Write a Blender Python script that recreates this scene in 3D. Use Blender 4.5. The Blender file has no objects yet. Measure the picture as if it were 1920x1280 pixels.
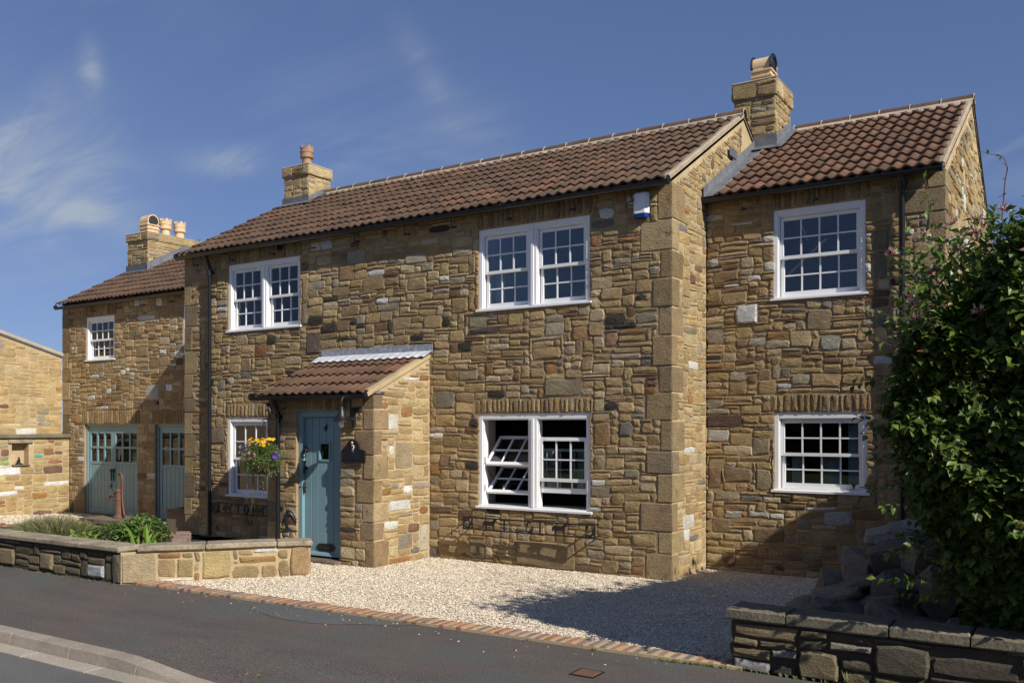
import bpy, math, random
from mathutils import Vector, Matrix, Euler, noise

scene = bpy.context.scene
C = scene.collection
R = math.radians
rad = random.Random(7)

# ---------------------------------------------------------------- camera, light, sky, exposure
FPX, HORIZON = 1690.0, 800.0
YAW = math.atan(FPX / 2640.0)
CAM = Vector((4.215, -10.147, 1.85))
cam = bpy.data.cameras.new('camera')
cam.sensor_width = 36.0
cam.lens = FPX / 1920.0 * 36.0
cam.shift_y = 160.0 / 1920.0
cam.clip_end = 2000.0
camo = bpy.data.objects.new('camera', cam)
C.objects.link(camo)
camo.location = CAM
camo.rotation_euler = (R(90), 0, YAW)
scene.camera = camo

TO_SUN = Vector((3.4, -1.0, 2.40)).normalized()
SUN_EL = math.asin(TO_SUN.z)
SUN_AZ = math.atan2(TO_SUN.x, TO_SUN.y)          # clockwise from +Y
sl = bpy.data.lights.new('sun', 'SUN')
sl.energy = 5.0
sl.angle = R(0.53)
sl.color = (1.0, 0.945, 0.86)
so = bpy.data.objects.new('sun', sl)
C.objects.link(so)
so.rotation_euler = TO_SUN.to_track_quat('Z', 'Y').to_euler()
so.location = (20, -20, 30)

scene.view_settings.view_transform = 'Standard'
scene.view_settings.look = 'None'
scene.view_settings.exposure = 0.15
scene.view_settings.gamma = 1.0
scene.view_settings.use_curve_mapping = False

world = bpy.data.worlds.new('World')
scene.world = world
world.use_nodes = True
SKY_STRENGTH = 0.082


def ray_dir(x, y):
    fw = Vector((-math.sin(YAW), math.cos(YAW), 0))
    rt = Vector((math.cos(YAW), math.sin(YAW), 0))
    return (fw + (x - 960) / FPX * rt + Vector((0, 0, (HORIZON - y) / FPX))).normalized()


def build_sky():
    nt = world.node_tree
    for n in list(nt.nodes):
        nt.nodes.remove(n)
    N = nt.nodes.new
    L = nt.links.new
    out = N('ShaderNodeOutputWorld')
    bg = N('ShaderNodeBackground')
    bg.inputs['Strength'].default_value = SKY_STRENGTH
    sky = N('ShaderNodeTexSky')
    sky.sky_type = 'NISHITA'
    sky.sun_disc = False
    sky.sun_elevation = SUN_EL
    sky.sun_rotation = SUN_AZ
    sky.altitude = 1500.0
    sky.air_density = 1.0
    sky.dust_density = 0.0
    sky.ozone_density = 5.0
    geo = N('ShaderNodeTexCoord')
    sep = N('ShaderNodeSeparateXYZ')
    L(geo.outputs['Generated'], sep.inputs[0])

    def m(op, a, b=None, c=None):
        n = N('ShaderNodeMath')
        n.operation = op
        for i, v in enumerate((a, b, c)):
            if v is None:
                continue
            if isinstance(v, (int, float)):
                n.inputs[i].default_value = v
            else:
                L(v, n.inputs[i])
        return n.outputs[0]

    def dot(vec):
        n = N('ShaderNodeVectorMath')
        n.operation = 'DOT_PRODUCT'
        L(geo.outputs['Generated'], n.inputs[0])
        n.inputs[1].default_value = vec
        return n.outputs['Value']

    # cirrus sheet: direction projected on a high plane, noise stretched along one way
    h = m('ADD', m('MAXIMUM', sep.outputs['Z'], 0.0), 0.18)
    comb = N('ShaderNodeCombineXYZ')
    L(m('DIVIDE', sep.outputs['X'], h), comb.inputs[0])
    L(m('DIVIDE', sep.outputs['Y'], h), comb.inputs[1])

    def fbm(scale, rot, stretch, detail, dist, off):
        mp = N('ShaderNodeMapping')
        L(comb.outputs[0], mp.inputs[0])
        mp.inputs['Location'].default_value = off
        mp.inputs['Rotation'].default_value = (0, 0, rot)
        mp.inputs['Scale'].default_value = (scale, scale * stretch, scale)
        t = N('ShaderNodeTexNoise')
        t.inputs['Scale'].default_value = 1.0
        t.inputs['Detail'].default_value = detail
        t.inputs['Roughness'].default_value = 0.6
        t.inputs['Distortion'].default_value = dist
        L(mp.outputs[0], t.inputs['Vector'])
        return t.outputs['Fac']

    def ramp(v, lo, hi):
        n = N('ShaderNodeMapRange')
        n.interpolation_type = 'SMOOTHSTEP'
        L(v, n.inputs['Value'])
        n.inputs['From Min'].default_value = lo
        n.inputs['From Max'].default_value = hi
        return n.outputs['Result']

    wisps = fbm(1.5, 0.5, 2.6, 6, 0.7, (3.1, 1.7, 0))
    big = fbm(0.7, 0.9, 1.0, 2, 0.0, (5.0, 2.0, 0))
    cloud = m('MULTIPLY', ramp(wisps, 0.42, 0.85), m('MULTIPLY', ramp(big, 0.42, 0.72), 0.55))
    # the single wisps the day had, each at the bearing of its image pixel position
    for (px, py, su, sv, tilt, amt) in ((40, 310, 0.085, 0.070, -0.5, 0.85), (130, 388, 0.095, 0.015, -0.28, 0.60),
                                        (172, 140, 0.010, 0.024, 0.05, 0.62), (440, 302, 0.042, 0.014, 0.1, 0.70),
                                        (790, 120, 0.015, 0.05, 0.55, 0.22), (880, 240, 0.05, 0.03, -0.5, 0.22),
                                        (1890, 278, 0.035, 0.004, 0.38, 0.40)):
        d0 = ray_dir(px, py)
        rt = Vector((0, 0, 1)).cross(d0) * -1.0
        rt.normalize()
        up = rt.cross(d0)
        a = rt * math.cos(tilt) + up * math.sin(tilt)
        b = up * math.cos(tilt) - rt * math.sin(tilt)
        e = m('ADD', m('POWER', m('DIVIDE', dot(a), su), 2.0), m('POWER', m('DIVIDE', dot(b), sv), 2.0))
        g = m('MULTIPLY', m('EXPONENT', m('MULTIPLY', e, -1.0)), m('GREATER_THAN', dot(d0), 0.5))
        g = m('MULTIPLY', g, m('MULTIPLY', m('ADD', ramp(fbm(2.6, tilt + 0.4, 2.4, 6, 0.9, (px * .01, py * .01, 0)), 0.30, 0.75), 0.18), amt))
        cloud = m('ADD', cloud, g)
    cloud = m('MINIMUM', cloud, 0.8)
    mix = N('ShaderNodeMixRGB')
    L(cloud, mix.inputs['Fac'])
    L(sky.outputs[0], mix.inputs['Color1'])
    mix.inputs['Color2'].default_value = (4.6, 5.2, 6.0, 1)
    tone = N('ShaderNodeMixRGB')
    tone.blend_type = 'MULTIPLY'
    tone.inputs['Fac'].default_value = 1.0
    L(sky.outputs[0], tone.inputs['Color1'])
    tone.inputs['Color2'].default_value = (1.0, 0.95, 1.06, 1)
    gam = N('ShaderNodeGamma')
    gam.inputs['Gamma'].default_value = 0.59
    L(tone.outputs[0], gam.inputs['Color'])
    tone2 = N('ShaderNodeMixRGB')
    tone2.blend_type = 'MULTIPLY'
    tone2.inputs['Fac'].default_value = 1.0
    L(gam.outputs[0], tone2.inputs['Color1'])
    tone2.inputs['Color2'].default_value = (1.20, 1.39, 1.79, 1)
    L(tone2.outputs[0], mix.inputs['Color1'])
    L(mix.outputs[0], bg.inputs['Color'])
    L(bg.outputs[0], out.inputs['Surface'])


build_sky()


# ---------------------------------------------------------------- materials
def new_mat(name):
    m = bpy.data.materials.new(name)
    m.use_nodes = True
    nt = m.node_tree
    b = nt.nodes.get('Principled BSDF')
    return m, nt, b


def node(nt, kind, **kw):
    n = nt.nodes.new(kind)
    for k, v in kw.items():
        setattr(n, k, v)
    return n


def noise_node(nt, scale, detail=4, rough=0.6, obj=True, stretch=None):
    tc = node(nt, 'ShaderNodeNewGeometry')
    t = node(nt, 'ShaderNodeTexNoise')
    t.inputs['Scale'].default_value = scale
    t.inputs['Detail'].default_value = detail
    t.inputs['Roughness'].default_value = rough
    src = tc.outputs['Position']
    if stretch:
        mp = node(nt, 'ShaderNodeMapping')
        mp.inputs['Scale'].default_value = stretch
        nt.links.new(src, mp.inputs[0])
        src = mp.outputs[0]
    nt.links.new(src, t.inputs['Vector'])
    return t


def rng_map(nt, sock, lo, hi, a, b):
    n = node(nt, 'ShaderNodeMapRange')
    nt.links.new(sock, n.inputs['Value'])
    n.inputs['From Min'].default_value = lo
    n.inputs['From Max'].default_value = hi
    n.inputs['To Min'].default_value = a
    n.inputs['To Max'].default_value = b
    return n.outputs['Result']


def mul_col(nt, col, fac):
    n = node(nt, 'ShaderNodeVectorMath', operation='SCALE')
    nt.links.new(col, n.inputs[0])
    nt.links.new(fac, n.inputs['Scale'])
    return n.outputs['Vector']


def mixc(nt, fac, c1, c2):
    n = node(nt, 'ShaderNodeMixRGB')
    for i, v in ((0, fac), (1, c1), (2, c2)):
        if isinstance(v, (tuple, list)):
            n.inputs[i].default_value = tuple(v) + ((1,) if len(v) == 3 else ())
        elif isinstance(v, (int, float)):
            n.inputs[i].default_value = v
        else:
            nt.links.new(v, n.inputs[i])
    return n.outputs[0]


def bump(nt, b, sock, strength, dist, prev=None):
    n = node(nt, 'ShaderNodeBump')
    n.inputs['Strength'].default_value = strength
    n.inputs['Distance'].default_value = dist
    nt.links.new(sock, n.inputs['Height'])
    if prev is not None:
        nt.links.new(prev, n.inputs['Normal'])
    if b is not None:
        nt.links.new(n.outputs[0], b.inputs['Normal'])
    return n.outputs[0]


def mat_plain(name, col, rough=0.6, var=0.12, scale=6.0, bump_s=0.0, bump_scale=60.0, metal=0.0, bump_d=0.01):
    m, nt, b = new_mat(name)
    b.inputs['Roughness'].default_value = rough
    b.inputs['Metallic'].default_value = metal
    t = noise_node(nt, scale)
    rgb = node(nt, 'ShaderNodeRGB')
    rgb.outputs[0].default_value = tuple(col) + (1,)
    c = mul_col(nt, rgb.outputs[0], rng_map(nt, t.outputs['Fac'], 0.25, 0.75, 1 - var, 1 + var))
    nt.links.new(c, b.inputs['Base Color'])
    if bump_s:
        t2 = noise_node(nt, bump_scale, 5, 0.65)
        bump(nt, b, t2.outputs['Fac'], bump_s, bump_d)
    return m


def mat_stone(name, rough=0.92, bstr=1.0, bscale=22.0, dist=0.030, stain=1.0):
    """Natural stone: colour per stone from the mesh, staining, grain and pitted relief from noise."""
    m, nt, b = new_mat(name)
    b.inputs['Roughness'].default_value = rough
    b.inputs['Specular IOR Level'].default_value = 0.25
    at = node(nt, 'ShaderNodeAttribute', attribute_name='tint')
    t1 = noise_node(nt, 5.0, 5, 0.65)
    t2 = noise_node(nt, 34.0, 5, 0.7, stretch=(1, 1, 2.2))
    t3 = noise_node(nt, 160.0, 3, 0.6)
    f = rng_map(nt, t1.outputs['Fac'], 0.25, 0.75, 0.76, 1.24)
    c = mul_col(nt, at.outputs['Color'], f)
    big = noise_node(nt, 0.55, 4, 0.6)
    c = mul_col(nt, c, rng_map(nt, big.outputs['Fac'], 0.3, 0.7, 0.86, 1.14))
    c = mul_col(nt, c, rng_map(nt, t2.outputs['Fac'], 0.3, 0.7, 0.78, 1.2))
    c = mul_col(nt, c, rng_map(nt, t3.outputs['Fac'], 0.25, 0.75, 0.86, 1.12))
    # rusty and sooty patches
    st = noise_node(nt, 6.3, 4, 0.6)
    c = mixc(nt, rng_map(nt, st.outputs['Fac'], 0.62 - .06 * (stain - 1), 0.78 - .06 * (stain - 1), 0.0, 0.4 * stain), c, (0.22, 0.13, 0.06))
    st2 = noise_node(nt, 8.7, 5, 0.7)
    c = mixc(nt, rng_map(nt, st2.outputs['Fac'], 0.60 - .06 * (stain - 1), 0.76 - .06 * (stain - 1), 0.0, 0.55 * stain), c, (0.10, 0.086, 0.066))
    st3 = noise_node(nt, 9.9, 5, 0.7)
    c = mixc(nt, rng_map(nt, st3.outputs['Fac'], 0.63, 0.76, 0.0, 0.5), c, (0.46, 0.40, 0.29))
    nt.links.new(c, b.inputs['Base Color'])
    tb = noise_node(nt, bscale, 6, 0.68, stretch=(1, 1, 1.9))
    p = bump(nt, None, tb.outputs['Fac'], bstr, dist)
    tv = noise_node(nt, bscale * 2.9, 4, 0.7, stretch=(1, 1, 2.4))
    p = bump(nt, None, tv.outputs['Fac'], bstr * .8, dist * .35, p)
    bump(nt, b, t3.outputs['Fac'], 0.35, 0.004, p)
    return m


def mat_mortar(name, col):
    m, nt, b = new_mat(name)
    b.inputs['Roughness'].default_value = 0.95
    b.inputs['Specular IOR Level'].default_value = 0.1
    t1 = noise_node(nt, 3.0, 5, 0.65)
    t2 = noise_node(nt, 60.0, 4, 0.7)
    c = mixc(nt, rng_map(nt, t1.outputs['Fac'], 0.3, 0.7, 0, 1), [x * 0.8 for x in col], [x * 1.15 for x in col])
    c = mul_col(nt, c, rng_map(nt, t2.outputs['Fac'], 0.3, 0.7, 0.8, 1.15))
    nt.links.new(c, b.inputs['Base Color'])
    bump(nt, b, t2.outputs['Fac'], 0.7, 0.012)
    return m


def mat_tile(name, c1, c2):
    m, nt, b = new_mat(name)
    b.inputs['Roughness'].default_value = 0.85
    b.inputs['Specular IOR Level'].default_value = 0.25
    oi = node(nt, 'ShaderNodeObjectInfo')
    cr = node(nt, 'ShaderNodeValToRGB')
    cr.color_ramp.elements[0].color = tuple(c1) + (1,)
    cr.color_ramp.elements[1].color = tuple(c2) + (1,)
    e = cr.color_ramp.elements.new(0.93)
    e.color = (0.19, 0.095, 0.06, 1)
    cr.color_ramp.elements[-1].position = 1.0
    e2 = cr.color_ramp.elements.new(0.9)
    e2.color = tuple(c2) + (1,)
    nt.links.new(oi.outputs['Random'], cr.inputs['Fac'])
    t1 = noise_node(nt, 4.0, 5, 0.7)
    t2 = noise_node(nt, 70.0, 4, 0.7)
    c = mul_col(nt, cr.outputs[0], rng_map(nt, t1.outputs['Fac'], 0.3, 0.7, 0.72, 1.22))
    c = mul_col(nt, c, rng_map(nt, t2.outputs['Fac'], 0.3, 0.7, 0.8, 1.2))
    # lichen and droppings
    t3 = noise_node(nt, 9.0, 6, 0.75)
    c = mixc(nt, rng_map(nt, t3.outputs['Fac'], 0.665, 0.70, 0.0, 0.6), c, (0.34, 0.30, 0.24))
    t4 = noise_node(nt, 1.7, 4, 0.6)
    c = mixc(nt, rng_map(nt, t4.outputs['Fac'], 0.55, 0.75, 0.0, 0.4), c, (0.055, 0.043, 0.033))
    nt.links.new(c, b.inputs['Base Color'])
    bump(nt, b, t2.outputs['Fac'], 0.4, 0.006)
    return m


def mat_glass(name, tint=(0.86, 0.9, 0.9)):
    m, nt, b = new_mat(name)
    nt.nodes.remove(b)
    out = nt.nodes['Material Output']
    tr = node(nt, 'ShaderNodeBsdfTransparent')
    tr.inputs[0].default_value = tuple(tint) + (1,)
    gl = node(nt, 'ShaderNodeBsdfGlossy')
    gl.inputs['Roughness'].default_value = 0.0
    gl.inputs['Color'].default_value = (0.95, 0.97, 1.0, 1)
    fr = node(nt, 'ShaderNodeFresnel')
    fr.inputs['IOR'].default_value = 1.62
    t = noise_node(nt, 2.2, 2, 0.5)
    bump(nt, gl, t.outputs['Fac'], 0.05, 0.02)
    mx = node(nt, 'ShaderNodeMixShader')
    k = node(nt, 'ShaderNodeMath', operation='MULTIPLY', use_clamp=True)
    k.inputs[1].default_value = 1.1
    nt.links.new(fr.outputs[0], k.inputs[0])
    nt.links.new(k.outputs[0], mx.inputs[0])
    nt.links.new(tr.outputs[0], mx.inputs[1])
    nt.links.new(gl.outputs[0], mx.inputs[2])
    nt.links.new(mx.outputs[0], out.inputs['Surface'])
    return m


def mat_leaf(name, rough=0.42, trans=0.25, attr='tint'):
    m, nt, b = new_mat(name)
    at = node(nt, 'ShaderNodeAttribute', attribute_name=attr)
    t = noise_node(nt, 30.0, 2, 0.5)
    c = mul_col(nt, at.outputs['Color'], rng_map(nt, t.outputs['Fac'], 0.3, 0.7, 0.85, 1.15))
    nt.links.new(c, b.inputs['Base Color'])
    b.inputs['Roughness'].default_value = rough
    b.inputs['Specular IOR Level'].default_value = 0.35
    tl = node(nt, 'ShaderNodeBsdfTranslucent')
    c2 = mixc(nt, 0.35, c, (0.16, 0.20, 0.02))
    nt.links.new(c2, tl.inputs['Color'])
    mx = node(nt, 'ShaderNodeMixShader')
    mx.inputs[0].default_value = trans
    nt.links.new(b.outputs[0], mx.inputs[1])
    nt.links.new(tl.outputs[0], mx.inputs[2])
    nt.links.new(mx.outputs[0], nt.nodes['Material Output'].inputs['Surface'])
    return m


def mat_ground(name, cols, scales, rough=0.9, bstr=0.5, bscale=180.0, bdist=0.006, spec=0.25, speck=None, stretch=None, patch=None):
    m, nt, b = new_mat(name)
    b.inputs['Roughness'].default_value = rough
    b.inputs['Specular IOR Level'].default_value = spec
    t1 = noise_node(nt, scales[0], 5, 0.62, stretch=stretch)
    c = mixc(nt, rng_map(nt, t1.outputs['Fac'], 0.35, 0.65, 0, 1), cols[0], cols[1])
    if patch:
        tp = noise_node(nt, patch[0], 4, 0.6)
        c = mixc(nt, rng_map(nt, tp.outputs['Fac'], patch[1], patch[2], 0, patch[3]), c, patch[4])
    t2 = noise_node(nt, scales[1], 4, 0.75)
    c = mul_col(nt, c, rng_map(nt, t2.outputs['Fac'], 0.3, 0.7, 0.6, 1.4))
    if speck:
        v = noise_node(nt, speck[0], 2, 0.9)
        c = mixc(nt, rng_map(nt, v.outputs['Fac'], speck[1], speck[1] + 0.05, 0, speck[3]), c, speck[2])
    nt.links.new(c, b.inputs['Base Color'])
    t3 = noise_node(nt, bscale, 4, 0.7)
    bump(nt, b, t3.outputs['Fac'], bstr, bdist)
    return m


def mat_attr(name, rough=0.8, bstr=0.5, bscale=80.0, bd=0.006):
    m, nt, b = new_mat(name)
    b.inputs['Roughness'].default_value = rough
    b.inputs['Specular IOR Level'].default_value = 0.25
    at = node(nt, 'ShaderNodeAttribute', attribute_name='tint')
    t = noise_node(nt, 18.0, 5, 0.7)
    c = mul_col(nt, at.outputs['Color'], rng_map(nt, t.outputs['Fac'], 0.3, 0.7, 0.72, 1.25))
    nt.links.new(c, b.inputs['Base Color'])
    t2 = noise_node(nt, bscale, 5, 0.7)
    bump(nt, b, t2.outputs['Fac'], bstr, bd)
    return m


M = dict(
    stone=mat_stone('walling_stone'),
    ashlar=mat_stone('dressed_stone', bstr=1.0, bscale=24.0, dist=0.026, stain=1.6),
    mortar=mat_mortar('lime_mortar', (0.37, 0.265, 0.155)),
    mortar_pale=mat_mortar('pale_mortar', (0.50, 0.385, 0.225)),
    mortar_dark=mat_mortar('dark_mortar', (0.085, 0.072, 0.052)),
    bedding=mat_mortar('ridge_mortar', (0.46, 0.39, 0.30)),
    vergem=mat_mortar('verge_mortar', (0.38, 0.31, 0.225)),
    tile=mat_tile('roof_tile', (0.108, 0.070, 0.048), (0.148, 0.092, 0.060)),
    tile_red=mat_tile('roof_tile_red', (0.112, 0.068, 0.045), (0.162, 0.090, 0.056)),
    roofback=mat_plain('rear_roof', (0.12, 0.07, 0.05), 0.9, 0.3, 5),
    deck=mat_plain('roof_boarding', (0.05, 0.035, 0.025), 0.9),
    white=mat_plain('white_frame', (0.80, 0.80, 0.80), 0.35, 0.03, 3),
    teal=mat_plain('teal_paint', (0.18, 0.30, 0.335), 0.42, 0.06, 3, 0.05, 40),
    black=mat_plain('black_metal', (0.012, 0.012, 0.013), 0.42, 0.2, 8, 0.15, 70),
    blackp=mat_plain('black_plastic', (0.010, 0.011, 0.014), 0.35, 0.15, 4),
    lead=mat_plain('lead_sheet', (0.145, 0.15, 0.165), 0.55, 0.35, 7, 0.3, 14),
    leadw=mat_plain('new_lead', (0.54, 0.56, 0.59), 0.5, 0.25, 9, 0.2, 14),
    glass=mat_glass('window_glass'),
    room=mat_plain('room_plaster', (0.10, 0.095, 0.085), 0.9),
    plaster=mat_plain('cream_plaster', (0.62, 0.56, 0.44), 0.9, 0.06, 4),
    dark=mat_plain('painted_inside_shade', (0.03, 0.028, 0.026), 0.9),
    curtain=mat_plain('curtain_cloth', (0.55, 0.55, 0.52), 0.9, 0.1, 8),
    creamc=mat_plain('cream_curtain', (0.62, 0.56, 0.44), 0.9, 0.1, 8),
    pot=mat_plain('buff_clay', (0.66, 0.47, 0.275), 0.75, 0.16, 7, 0.25, 50),
    potd=mat_plain('weathered_clay', (0.34, 0.20, 0.12), 0.8, 0.4, 9, 0.25, 50),
    rust=mat_plain('rusty_iron', (0.15, 0.072, 0.045), 0.75, 0.35, 30, 0.5, 90),
    card=mat_plain('brown_cardboard', (0.17, 0.125, 0.08), 0.8, 0.12, 8),
    blue=mat_plain('blue_plastic', (0.012, 0.035, 0.22), 0.35, 0.05),
    brass=mat_plain('brass', (0.5, 0.35, 0.12), 0.35, 0.1, 4, 0, 0, 0.9),
    bulb=mat_plain('frosted_bulb', (0.75, 0.72, 0.65), 0.3, 0.02),
    slate=mat_plain('slate_grey', (0.10, 0.11, 0.13), 0.6, 0.15, 12, 0.2),
    coping=mat_ground('coping_stone', ((0.36, 0.30, 0.21), (0.25, 0.21, 0.15)), (3.0, 40.0), 0.92, 0.6, 50.0, 0.010,
                      patch=(6.0, 0.55, 0.72, 0.6, (0.09, 0.085, 0.07))),
    coping_dark=mat_ground('old_coping_stone', ((0.21, 0.18, 0.125), (0.13, 0.115, 0.085)), (3.0, 40.0), 0.92, 0.6, 50.0, 0.012,
                           patch=(5.0, 0.5, 0.7, 0.6, (0.19, 0.165, 0.11))),
    slab=mat_ground('stone_slab', ((0.22, 0.17, 0.12), (0.13, 0.10, 0.075)), (4.0, 40.0), 0.92, 0.5, 50.0, 0.008),
    kerb=mat_ground('concrete_kerb', ((0.36, 0.305, 0.245), (0.28, 0.24, 0.195)), (2.5, 90.0), 0.9, 0.5, 120.0, 0.004,
                    patch=(1.4, 0.5, 0.75, 0.5, (0.15, 0.13, 0.11))),
    channel=mat_ground('concrete_channel', ((0.40, 0.35, 0.28), (0.32, 0.28, 0.225)), (2.5, 90.0), 0.9, 0.5, 120.0, 0.004),
    road=mat_ground('road_asphalt', ((0.145, 0.142, 0.138), (0.118, 0.116, 0.113)), (1.2, 90.0), 0.9, 0.6, 240.0, 0.005,
                    speck=(330.0, 0.62, (0.16, 0.155, 0.15), 0.5)),
    pavement=mat_ground('pavement_tarmac', ((0.090, 0.083, 0.076), (0.124, 0.102, 0.090)), (1.6, 55.0), 0.92, 0.9, 130.0, 0.009,
                        speck=(85.0, 0.60, (0.36, 0.30, 0.26), 0.75), stretch=(0.6, 1.6, 1),
                        patch=(0.8, 0.50, 0.60, 0.75, (0.093, 0.105, 0.096))),
    patchtar=mat_ground('patched_tarmac', ((0.105, 0.110, 0.104), (0.12, 0.122, 0.116)), (2.0, 80.0), 0.92, 0.8, 190.0, 0.006),
    gravelbed=mat_ground('gravel_bed', ((0.62, 0.53, 0.40), (0.52, 0.44, 0.33)), (6.0, 70.0), 0.95, 1.0, 60.0, 0.02,
                         speck=(75.0, 0.62, (0.24, 0.19, 0.14), 0.8)),
    pebble=mat_attr('cream_pebble', 0.8, 0.3, 90.0),
    brick=mat_attr('red_brick', 0.9, 0.6, 60.0, 0.008),
    boulder=mat_attr('rough_boulder', 0.95, 0.9, 22.0, 0.02),
    soil=mat_ground('garden_soil', ((0.06, 0.042, 0.028), (0.09, 0.065, 0.045)), (5.0, 60.0), 0.97, 1.0, 40.0, 0.02),
    earth=mat_ground('field_grass', ((0.05, 0.075, 0.022), (0.075, 0.09, 0.03)), (0.3, 30.0), 0.97, 1.0, 30.0, 0.02),
    leaf=mat_leaf('hedge_leaf'),
    petal=mat_leaf('petal', 0.6, 0.3),
    stem=mat_plain('woody_stem', (0.085, 0.055, 0.035), 0.85, 0.25, 20),
    stemred=mat_plain('red_stem', (0.14, 0.06, 0.045), 0.7, 0.25, 20),
    rustplate=mat_plain('rusty_cover', (0.16, 0.075, 0.05), 0.85, 0.35, 25, 0.6, 90),
)

# ---------------------------------------------------------------- mesh helpers
WL = {}


class MB:
    def __init__(s):
        s.v, s.f, s.col, s.cur = [], [], [], (1, 1, 1)

    def add(s, verts, faces):
        o = len(s.v)
        s.v += [tuple(p) for p in verts]
        s.f += [tuple(i + o for i in f) for f in faces]
        s.col += [s.cur] * len(verts)

    def box(s, x0, y0, z0, x1, y1, z1, ch=0.0):
        if ch <= 0:
            s.add([(x0, y0, z0), (x1, y0, z0), (x1, y1, z0), (x0, y1, z0), (x0, y0, z1), (x1, y0, z1), (x1, y1, z1), (x0, y1, z1)],
                  [(0, 3, 2, 1), (4, 5, 6, 7), (0, 1, 5, 4), (1, 2, 6, 5), (2, 3, 7, 6), (3, 0, 4, 7)])
            return
        # chamfered on every edge of the top and the four uprights
        c = min(ch, (x1 - x0) * .4, (y1 - y0) * .4, (z1 - z0) * .4)

        def ring(i, z):
            a, b, d, e = x0 + i, x1 - i, y0 + i, y1 - i
            return [(a + c, d, z), (b - c, d, z), (b, d + c, z), (b, e - c, z), (b - c, e, z), (a + c, e, z), (a, e - c, z), (a, d + c, z)]
        vs = ring(c, z0) + ring(0, z0 + c) + ring(0, z1 - c) + ring(c, z1)
        fs = []
        for k in range(3):
            for i in range(8):
                j = (i + 1) % 8
                fs.append((k * 8 + i, k * 8 + j, k * 8 + 8 + j, k * 8 + 8 + i))
        fs.append(tuple(range(7, -1, -1)))
        fs.append(tuple(range(24, 32)))
        s.add(vs, fs)

    def obox(s, O, U, V, W, a, b, c):
        """box with edges a*U, b*V, c*W from O"""
        O, U, V, W = Vector(O), Vector(U) * a, Vector(V) * b, Vector(W) * c
        p = [O, O + U, O + U + V, O + V]
        s.add(p + [q + W for q in p], [(0, 3, 2, 1), (4, 5, 6, 7), (0, 1, 5, 4), (1, 2, 6, 5), (2, 3, 7, 6), (3, 0, 4, 7)])

    def tube(s, path, radii, n=8, cap=True, squash=None):
        path = [Vector(p) for p in path]
        if isinstance(radii, (int, float)):
            radii = [radii] * len(path)
        vs, fs = [], []
        prev = None
        for i, p in enumerate(path):
            if i == 0:
                t = path[1] - p
            elif i == len(path) - 1:
                t = p - path[i - 1]
            else:
                t = path[i + 1] - path[i - 1]
            t.normalize()
            if prev is None:
                a = t.orthogonal().normalized()
            else:
                a = prev - t * prev.dot(t)
                a = a.normalized() if a.length > 1e-6 else t.orthogonal().normalized()
            prev = a
            b = t.cross(a)
            for k in range(n):
                w = 2 * math.pi * k / n
                d = a * math.cos(w) + b * math.sin(w)
                if squash:
                    d = Vector((d.x * squash[0], d.y * squash[1], d.z * squash[2]))
                vs.append(p + d * radii[i])
        for i in range(len(path) - 1):
            for k in range(n):
                j = (k + 1) % n
                fs.append((i * n + k, i * n + j, (i + 1) * n + j, (i + 1) * n + k))
        if cap:
            fs.append(tuple(range(n - 1, -1, -1)))
            fs.append(tuple(range((len(path) - 1) * n, len(path) * n)))
        s.add(vs, fs)

    def lathe(s, c, prof, n=16, axis='z', sx=1, sy=1):
        vs, fs = [], []
        for (r, h) in prof:
            for k in range(n):
                w = 2 * math.pi * k / n
                x, y = r * math.cos(w) * sx, r * math.sin(w) * sy
                if axis == 'z':
                    vs.append((c[0] + x, c[1] + y, c[2] + h))
                elif axis == 'y':
                    vs.append((c[0] + x, c[1] - h, c[2] + y))
                else:
                    vs.append((c[0] + h, c[1] + x, c[2] + y))
        for i in range(len(prof) - 1):
            for k in range(n):
                j = (k + 1) % n
                fs.append((i * n + k, i * n + j, (i + 1) * n + j, (i + 1) * n + k))
        fs.append(tuple(range(n - 1, -1, -1)))
        fs.append(tuple(range((len(prof) - 1) * n, len(prof) * n)))
        s.add(vs, fs)

    def plate(s, O, U, V, N, poly, th):
        """polygon (u, v) extruded by th along N"""
        O, U, V, N = Vector(O), Vector(U), Vector(V), Vector(N)
        n = len(poly)
        a = [O + U * p[0] + V * p[1] for p in poly]
        b = [q + N * th for q in a]
        s.add(a + b, [tuple(range(n - 1, -1, -1)), tuple(range(n, 2 * n))] + [(i, (i + 1) % n, n + (i + 1) % n, n + i) for i in range(n)])

    def build(s, name, mat, parent=None, origin=None, kind=None, smooth=False, tint=False, label=None):
        if origin is None:
            origin = WL[parent.name] if parent is not None else Vector((0, 0, 0))
        origin = Vector(origin)
        me = bpy.data.meshes.new(name)
        me.from_pydata([(p[0] - origin.x, p[1] - origin.y, p[2] - origin.z) for p in s.v], [], s.f)
        if tint:
            at = me.color_attributes.new('tint', 'FLOAT_COLOR', 'POINT')
            at.data.foreach_set('color', [x for c in s.col for x in (c[0], c[1], c[2], 1.0)])
        me.materials.append(mat)
        if smooth:
            me.polygons.foreach_set('use_smooth', [True] * len(me.polygons))
        me.update()
        return place(name, me, parent, origin, kind, label)


def place(name, me, parent, origin, kind=None, label=None):
    o = bpy.data.objects.new(name, me)
    C.objects.link(o)
    origin = Vector(origin)
    WL[o.name] = origin
    if parent is not None:
        o.parent = parent
        o.location = origin - WL[parent.name]
    else:
        o.location = origin
    if kind:
        o['kind'] = kind
    if label:
        o['label'] = label
    return o


def thing(name, loc, label, cat, group=None):
    o = bpy.data.objects.new(name, None)
    C.objects.link(o)
    o.empty_display_size = 0.2
    o.location = loc
    WL[o.name] = Vector(loc)
    return tag(o, label, cat, group)


def tag(o, label, cat, group=None):
    o['label'] = label
    o['category'] = cat
    if group:
        o['group'] = group
    return o


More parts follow.
